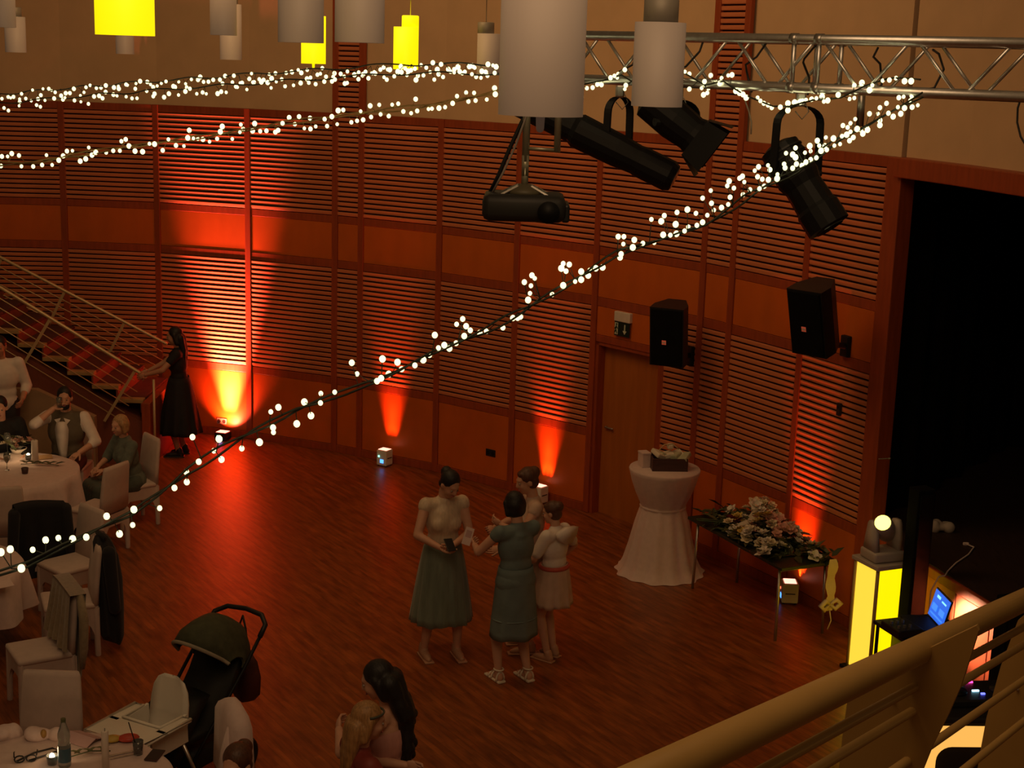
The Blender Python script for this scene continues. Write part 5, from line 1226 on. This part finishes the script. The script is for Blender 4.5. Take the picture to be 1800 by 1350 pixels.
# 1 woman in cream blouse and teal skirt, head bowed over her phone
p = fl(774, 1150); A_ = Person('woman in cream blouse and long teal skirt, head bowed', (p.x, p.y, 0), R(200), 1.70, .03, feet=((-.13, .06), (.15, .0)), hands=((-.02, .24, 1.08), (.10, .26, 1.07)), poles=((-1, -.35, -.6), (1, -.35, -.6)), head=(R(20), R(34)), palms=((.2, .1, 1), (-.2, .1, 1)), footdir=(0, 0))
A_.top(CREAMF, .10, .014, .03, 'blouse'); A_.skirt(TEALF, 1.05, .33, (.145, .115), (.265, .225), 15, .05, 'skirt'); A_.shoes(NUDE); A_.hair(HAIRB, 'bun', 2)
tt = thing('phone', 'phone held by the woman in the cream blouse', 'phone', (0, 0, 0)); tt.location = M.Translation((p.x, p.y, 0)) @ M.Rotation(R(200), 4, 'Z') @ V((.04, .33, 1.115)); tt.rotation_euler = (R(-25), 0, R(200))
b = B(); b.rbox((0, 0, 0), (.075, .15, .009), .004); b.build('body', BLACK, tt); b = B(); b.box((0, 0, .0052), (.066, .135, .001)); b.build('screen', BLACKM, tt)
# 2 woman from behind in blue grey dress
p = fl(900, 1196); C_ = Person('woman seen from behind in blue grey knee dress and white sandals', (p.x, p.y, 0), R(33), 1.63, 0, feet=((-.115, .05), (.125, -.05)), hands=((-.20, .36, 1.17), (.06, .34, 1.10)), poles=((-1.0, -.3, -.9), (1, -.3, -.7)), head=(R(12), R(14)), palms=((1, .2, .3), (-1, .2, .3)), wide=1.06)
C_.top(BLUEF, .16, .016, -.06, 'bodice'); C_.skirt(BLUEF, 1.06, .43, (.150, .125), (.215, .175), 7, .025, 'skirt'); C_.shoes(SANDAL, 'sandal'); C_.hair(HAIRB, 'bob', 3)
b = B(); b.tube([V((C_.O.x + .205 * math.cos(q), C_.O.y + .168 * math.sin(q), .60)) for q in [2 * math.pi * k / 30 for k in range(30)]], .008, 6, True); b.build('skirt_seam', BLUEF, C_.t, True)
tt = thing('paper_slip', 'small white paper held between the two women', 'paper', (0, 0, 0)); tt.location = M.Translation((p.x, p.y, 0)) @ M.Rotation(R(33), 4, 'Z') @ V((-.20, .44, 1.17)); tt.rotation_euler = (R(70), R(20), R(10))
b = B(); b.box((0, 0, 0), (.075, .15, .003)); b.build('sheet', LINEN, tt); b = B(); b.box((0, .02, .002), (.05, .06, .001)); b.build('printed_area', PINKN, tt)
# 3 woman half hidden, talking
p = fl(925, 1150); D_ = Person('brown haired woman half hidden behind the woman in blue grey', (p.x + .02, p.y + .12, 0), R(100), 1.66, .02, feet=((-.10, .02), (.12, .0)), hands=((-.10, .30, 1.22), (.06, .34, 1.14)), poles=((-1, -.2, -.9), (1, -.2, -.9)), head=(R(8), R(16)), palms=((1, .3, .3), (-1, .2, .4)))
D_.top(PALEF, .15, .014, -.02, 'bodice'); D_.skirt(PALEF, 1.04, .50, (.14, .11), (.22, .19), 11, .04); D_.shoes(NUDE); D_.hair(HAIRBR, 'updo', 4)
# 4 girl in white blouse with red sash
p = fl(962, 1160); G_ = Person('girl in white blouse and pale skirt with a red sash', (p.x + .03, p.y + .02, 0), R(55), 1.42, 0, feet=((-.07, .0), (.09, .03)), hands=((-.10, .26, 1.08), (.24, .10, 1.0)), poles=((-1, -.3, -.8), (1, -.4, -.4)), head=(R(20), R(12)))
G_.top(WHITEF, .75, .022, .07, 'blouse'); G_.skirt(PALEF, 1.06, .62, (.15, .125), (.215, .19), 11, .05); G_.shoes(NUDE); G_.hair(HAIRBR, 'updo', 5)
b = B(); b.tube([V((G_.O.x + .156 * math.cos(q), G_.O.y + .132 * math.sin(q), 1.03)) for q in [2 * math.pi * k / 30 for k in range(30)]], .024, 8, True); b.build('sash', mat('red_sash', (.55, .09, .06), .6), G_.t, True)
b = B(); b.rings([[V((x_ * w_, -.14 + y_ * .03, z_)) for x_, y_ in ((-1, -1), (1, -1), (1, 1), (-1, 1))] for (w_, z_) in ((.05, 1.30), (.14, 1.36), (.17, 1.44), (.02, 1.47))]); b.build('collar', WHITEF, G_.t, True)
# 5 woman in black at the foot of the stair
p = fl(318, 800); S_ = Person('woman in black dress with long dark hair at the foot of the stair', (p.x, p.y, 0), R(95), 1.66, .02, feet=((-.09, .02), (.10, -.03)), hands=((-.22, .40, 1.12), (.12, .42, 1.10)), poles=((-1, -.3, -1), (1, -.3, -1)), head=(0, R(8)), skin=SKIN2)
S_.top(BLKF, .45, .016, -.05, 'bodice'); S_.skirt(BLKF, 1.06, .32, (.15, .12), (.30, .27), 11, .05); S_.shoes(BLACK); S_.hair(HAIRB, 'long', 6)
# 6 seated man in vest, drinking
seat_kw = dict(hz=.52, knees=((-.1, .3, 1), (.1, .3, 1)))
for (x, y, rz, lb_) in ((-4.98, 16.12, R(180), 'white covered chair under the man in the vest'), (-4.12, 15.50, R(128), 'white covered chair under the older woman in grey teal'), (-5.62, 15.75, R(215), 'white covered chair of the guest in black at the left edge'), (-6.0, 14.35, R(-70), 'white covered chair of the guest cut by the left edge')): chair(x, y, rz, lb_)
X_ = Person('seated man in open vest and white shirt, drinking', (-4.98, 16.10, 0), R(178), 1.80, .05, hands=((-.22, .30, .66), (.07, .21, 1.10)), feet=((-.14, .46), (.16, .44)), poles=((-1, -.4, -.8), (1, .3, -.9)), head=(R(12), R(4)), male=True, palms=((.2, 0, -1), (-.6, -.5, 0)), **seat_kw)
X_.top(WHITEF, 1.25, .014, -.04, 'shirt'); X_.top(VESTF, 0, .026, -.05, 'vest', .013, None)
b = B(); n = 12; b.rings([[X_.U(sd * w_, .168 + dy, z_) for sd, dy in ((-1, -.01), (0, .0), (1, -.01), (0, -.05))] for (w_, z_) in ((.022, -.02), (.045, .10), (.065, .25), (.075, .36), (.05, .44))]); b.build('shirt_front', WHITEF, X_.t, True)
for sd in (-1, 1):
    b = B(); b.prism([(0, 0), (.07, -.02), (.03, -.07)], .008, X_.U(sd * .015, .12, .475), V((sd, 0, 0)), V((0, -.1, 1)).normalized()); b.build('collar', WHITEF, X_.t)
X_.trousers(DENIMF); X_.shoes(BLACK); X_.hair(HAIRB, 'short', 7)
b = B(); b.ell(X_.hc + X_.Rh @ V((0, .045, -.075)), (.056, .05, .045), X_.Rh, 12, 8); remesh(b, .009, 2).build('beard', HAIRB, X_.t, True)
wp = M.Translation((-4.98, 16.10, 0)) @ M.Rotation(R(178), 4, 'Z') @ (V((.0, .22, 1.13)) * (1.8 / 1.7)); tt = thing('tumbler', 'glass raised to the mouth of the man in the vest', 'glass', wp); b = B(); b.lathe([(.026, 0), (.033, .1), (.030, .1), (.023, .008)], 16); b.build('tumbler_wall', GLASS, tt, True); b = B(); b.lathe([(.024, .008), (.028, .05), (.001, .05)], 14); b.build('drink', mat('beer', (.35, .16, .03), .15), tt, True)
# 7 older woman in grey teal
O_ = Person('older blond woman in grey teal cardigan, arms resting in her lap', (-4.12, 15.48, 0), R(128), 1.62, .12, hands=((-.08, .34, .70), (.10, .34, .70)), feet=((-.10, .45), (.10, .47)), poles=((-1, -.3, -.8), (1, -.3, -.8)), head=(R(15), R(10)), palms=((.3, 0, -1), (-.3, 0, -1)), wide=1.2, **seat_kw)
CARD = mat('grey_teal_knit', (.13, .15, .125), .9, var=.15, scale=25, bump=.2); O_.top(CARD, .95, .022, -.10, 'cardigan'); O_.lap_skirt(mat('dark_teal_skirt', (.075, .09, .075), .85, var=.15), .6); O_.shoes(BLACK); O_.hair(HAIRGR, 'bob', 8)
# 8 standing guest, left edge
W_ = Person('standing guest in white shirt at the left edge before the stair', (-6.02, 17.0, 0), R(200), 1.74, .0, hands=((-.22, .2, 1.0), (.20, .25, 1.05)), head=(R(-10), R(10)), male=True, skin=SKIN2)
W_.top(WHITEF, 1.4, .02, -.08, 'shirt'); W_.trousers(DENIMF); W_.shoes(BLACK); W_.hair(HAIRB, 'short', 9)
# 9, 10 guests in black at the left edge
Q_ = Person('guest in black jacket seated left of the man in the vest', (-5.62, 15.73, 0), R(215), 1.76, .10, hands=((-.15, .40, .70), (.15, .40, .70)), feet=((-.14, .46), (.16, .44)), head=(R(-20), R(10)), male=True, **seat_kw)
Q_.top(BLKF, 1.85, .024, -.12, 'jacket'); Q_.trousers(DENIMF); Q_.shoes(BLACK); Q_.hair(HAIRB, 'short', 10)
K_ = Person('bare armed guest in black seated nearest the left edge', (-5.72, 14.30, 0), R(-62), 1.68, .12, hands=((-.15, .40, .72), (.20, .36, .72)), feet=((-.12, .45), (.12, .46)), poles=((-1, -.3, -.8), (1, -.3, -.8)), head=(R(10), R(10)), **seat_kw)
K_.top(BLKF, .1, .018, -.10, 'dress_top'); K_.lap_skirt(BLKF, .4); K_.shoes(BLACK); K_.hair(HAIRB, 'long', 11)
# 11, 12 two women at the bottom, embracing
p = fl(690, 1172, 1.66); L_ = Person('woman with long black curls in a dusty pink dress at the bottom', (p.x, p.y, 0), R(62), 1.68, .05, hands=((-.05, .34, 1.22), (.20, .30, 1.16)), poles=((-1, -.2, -.7), (1, -.4, -.9)), head=(R(22), R(22)), palms=((1, 0, 0), (-1, 0, 0)))
L_.top(PINKF, 0, .014, -.05, 'bodice', .013, None, [(L_.U(0, 0, .38), L_.Ru @ V((0, 0, 1)))]); L_.skirt(PINKF, 1.05, .04, (.15, .12), (.42, .40), 13, .05); L_.shoes(NUDE); L_.hair(HAIRB, 'curly', 12)
p = fl(628, 1252, 1.56); Z_ = Person('blond woman at the bottom, embraced by the black haired one', (p.x, p.y, 0), R(-62), 1.60, .04, hands=((-.10, .36, 1.20), (.16, .34, 1.05)), poles=((-1, -.2, -.6), (1, -.4, -.9)), head=(R(-12), R(10)), palms=((1, 0, 0), (-1, 0, 0)))
Z_.top(mat('wine_dress', (.24, .035, .025), .6, var=.15), .2, .015, -.05, 'bodice'); Z_.skirt(MATS['wine_dress'], 1.05, .35, (.15, .12), (.26, .24), 11, .05); Z_.shoes(NUDE); Z_.hair(HAIRBL, 'long', 13)
b = B(); b.tube([Z_.hc + Z_.Rh @ V((.086 * math.cos(q), -.02 + .096 * math.sin(q), .05 + .02 * math.sin(q))) for q in [math.pi * (k / 12) for k in range(13)]], .007, 6); b.build('hair_band', mat('green_band', (.06, .07, .05), .5), Z_.t, True)
# 13 dark head at the bottom edge
N_ = Person('guest seen only as dark hair at the bottom edge', (-1.45, 7.72, 0), R(160), 1.70, .06, hands=((-.15, .38, .70), (.15, .38, .70)), feet=((-.12, .45), (.12, .46)), poles=((-1, -.3, -.8), (1, -.3, -.8)), head=(0, R(12)), **seat_kw)
N_.top(BLKF, .8, .018, -.10, 'top'); N_.lap_skirt(BLKF, .4); N_.shoes(BLACK); N_.hair(HAIRBR, 'bun', 14)
chair(-1.45, 7.74, R(160), 'covered chair under the dark haired guest at the bottom edge')
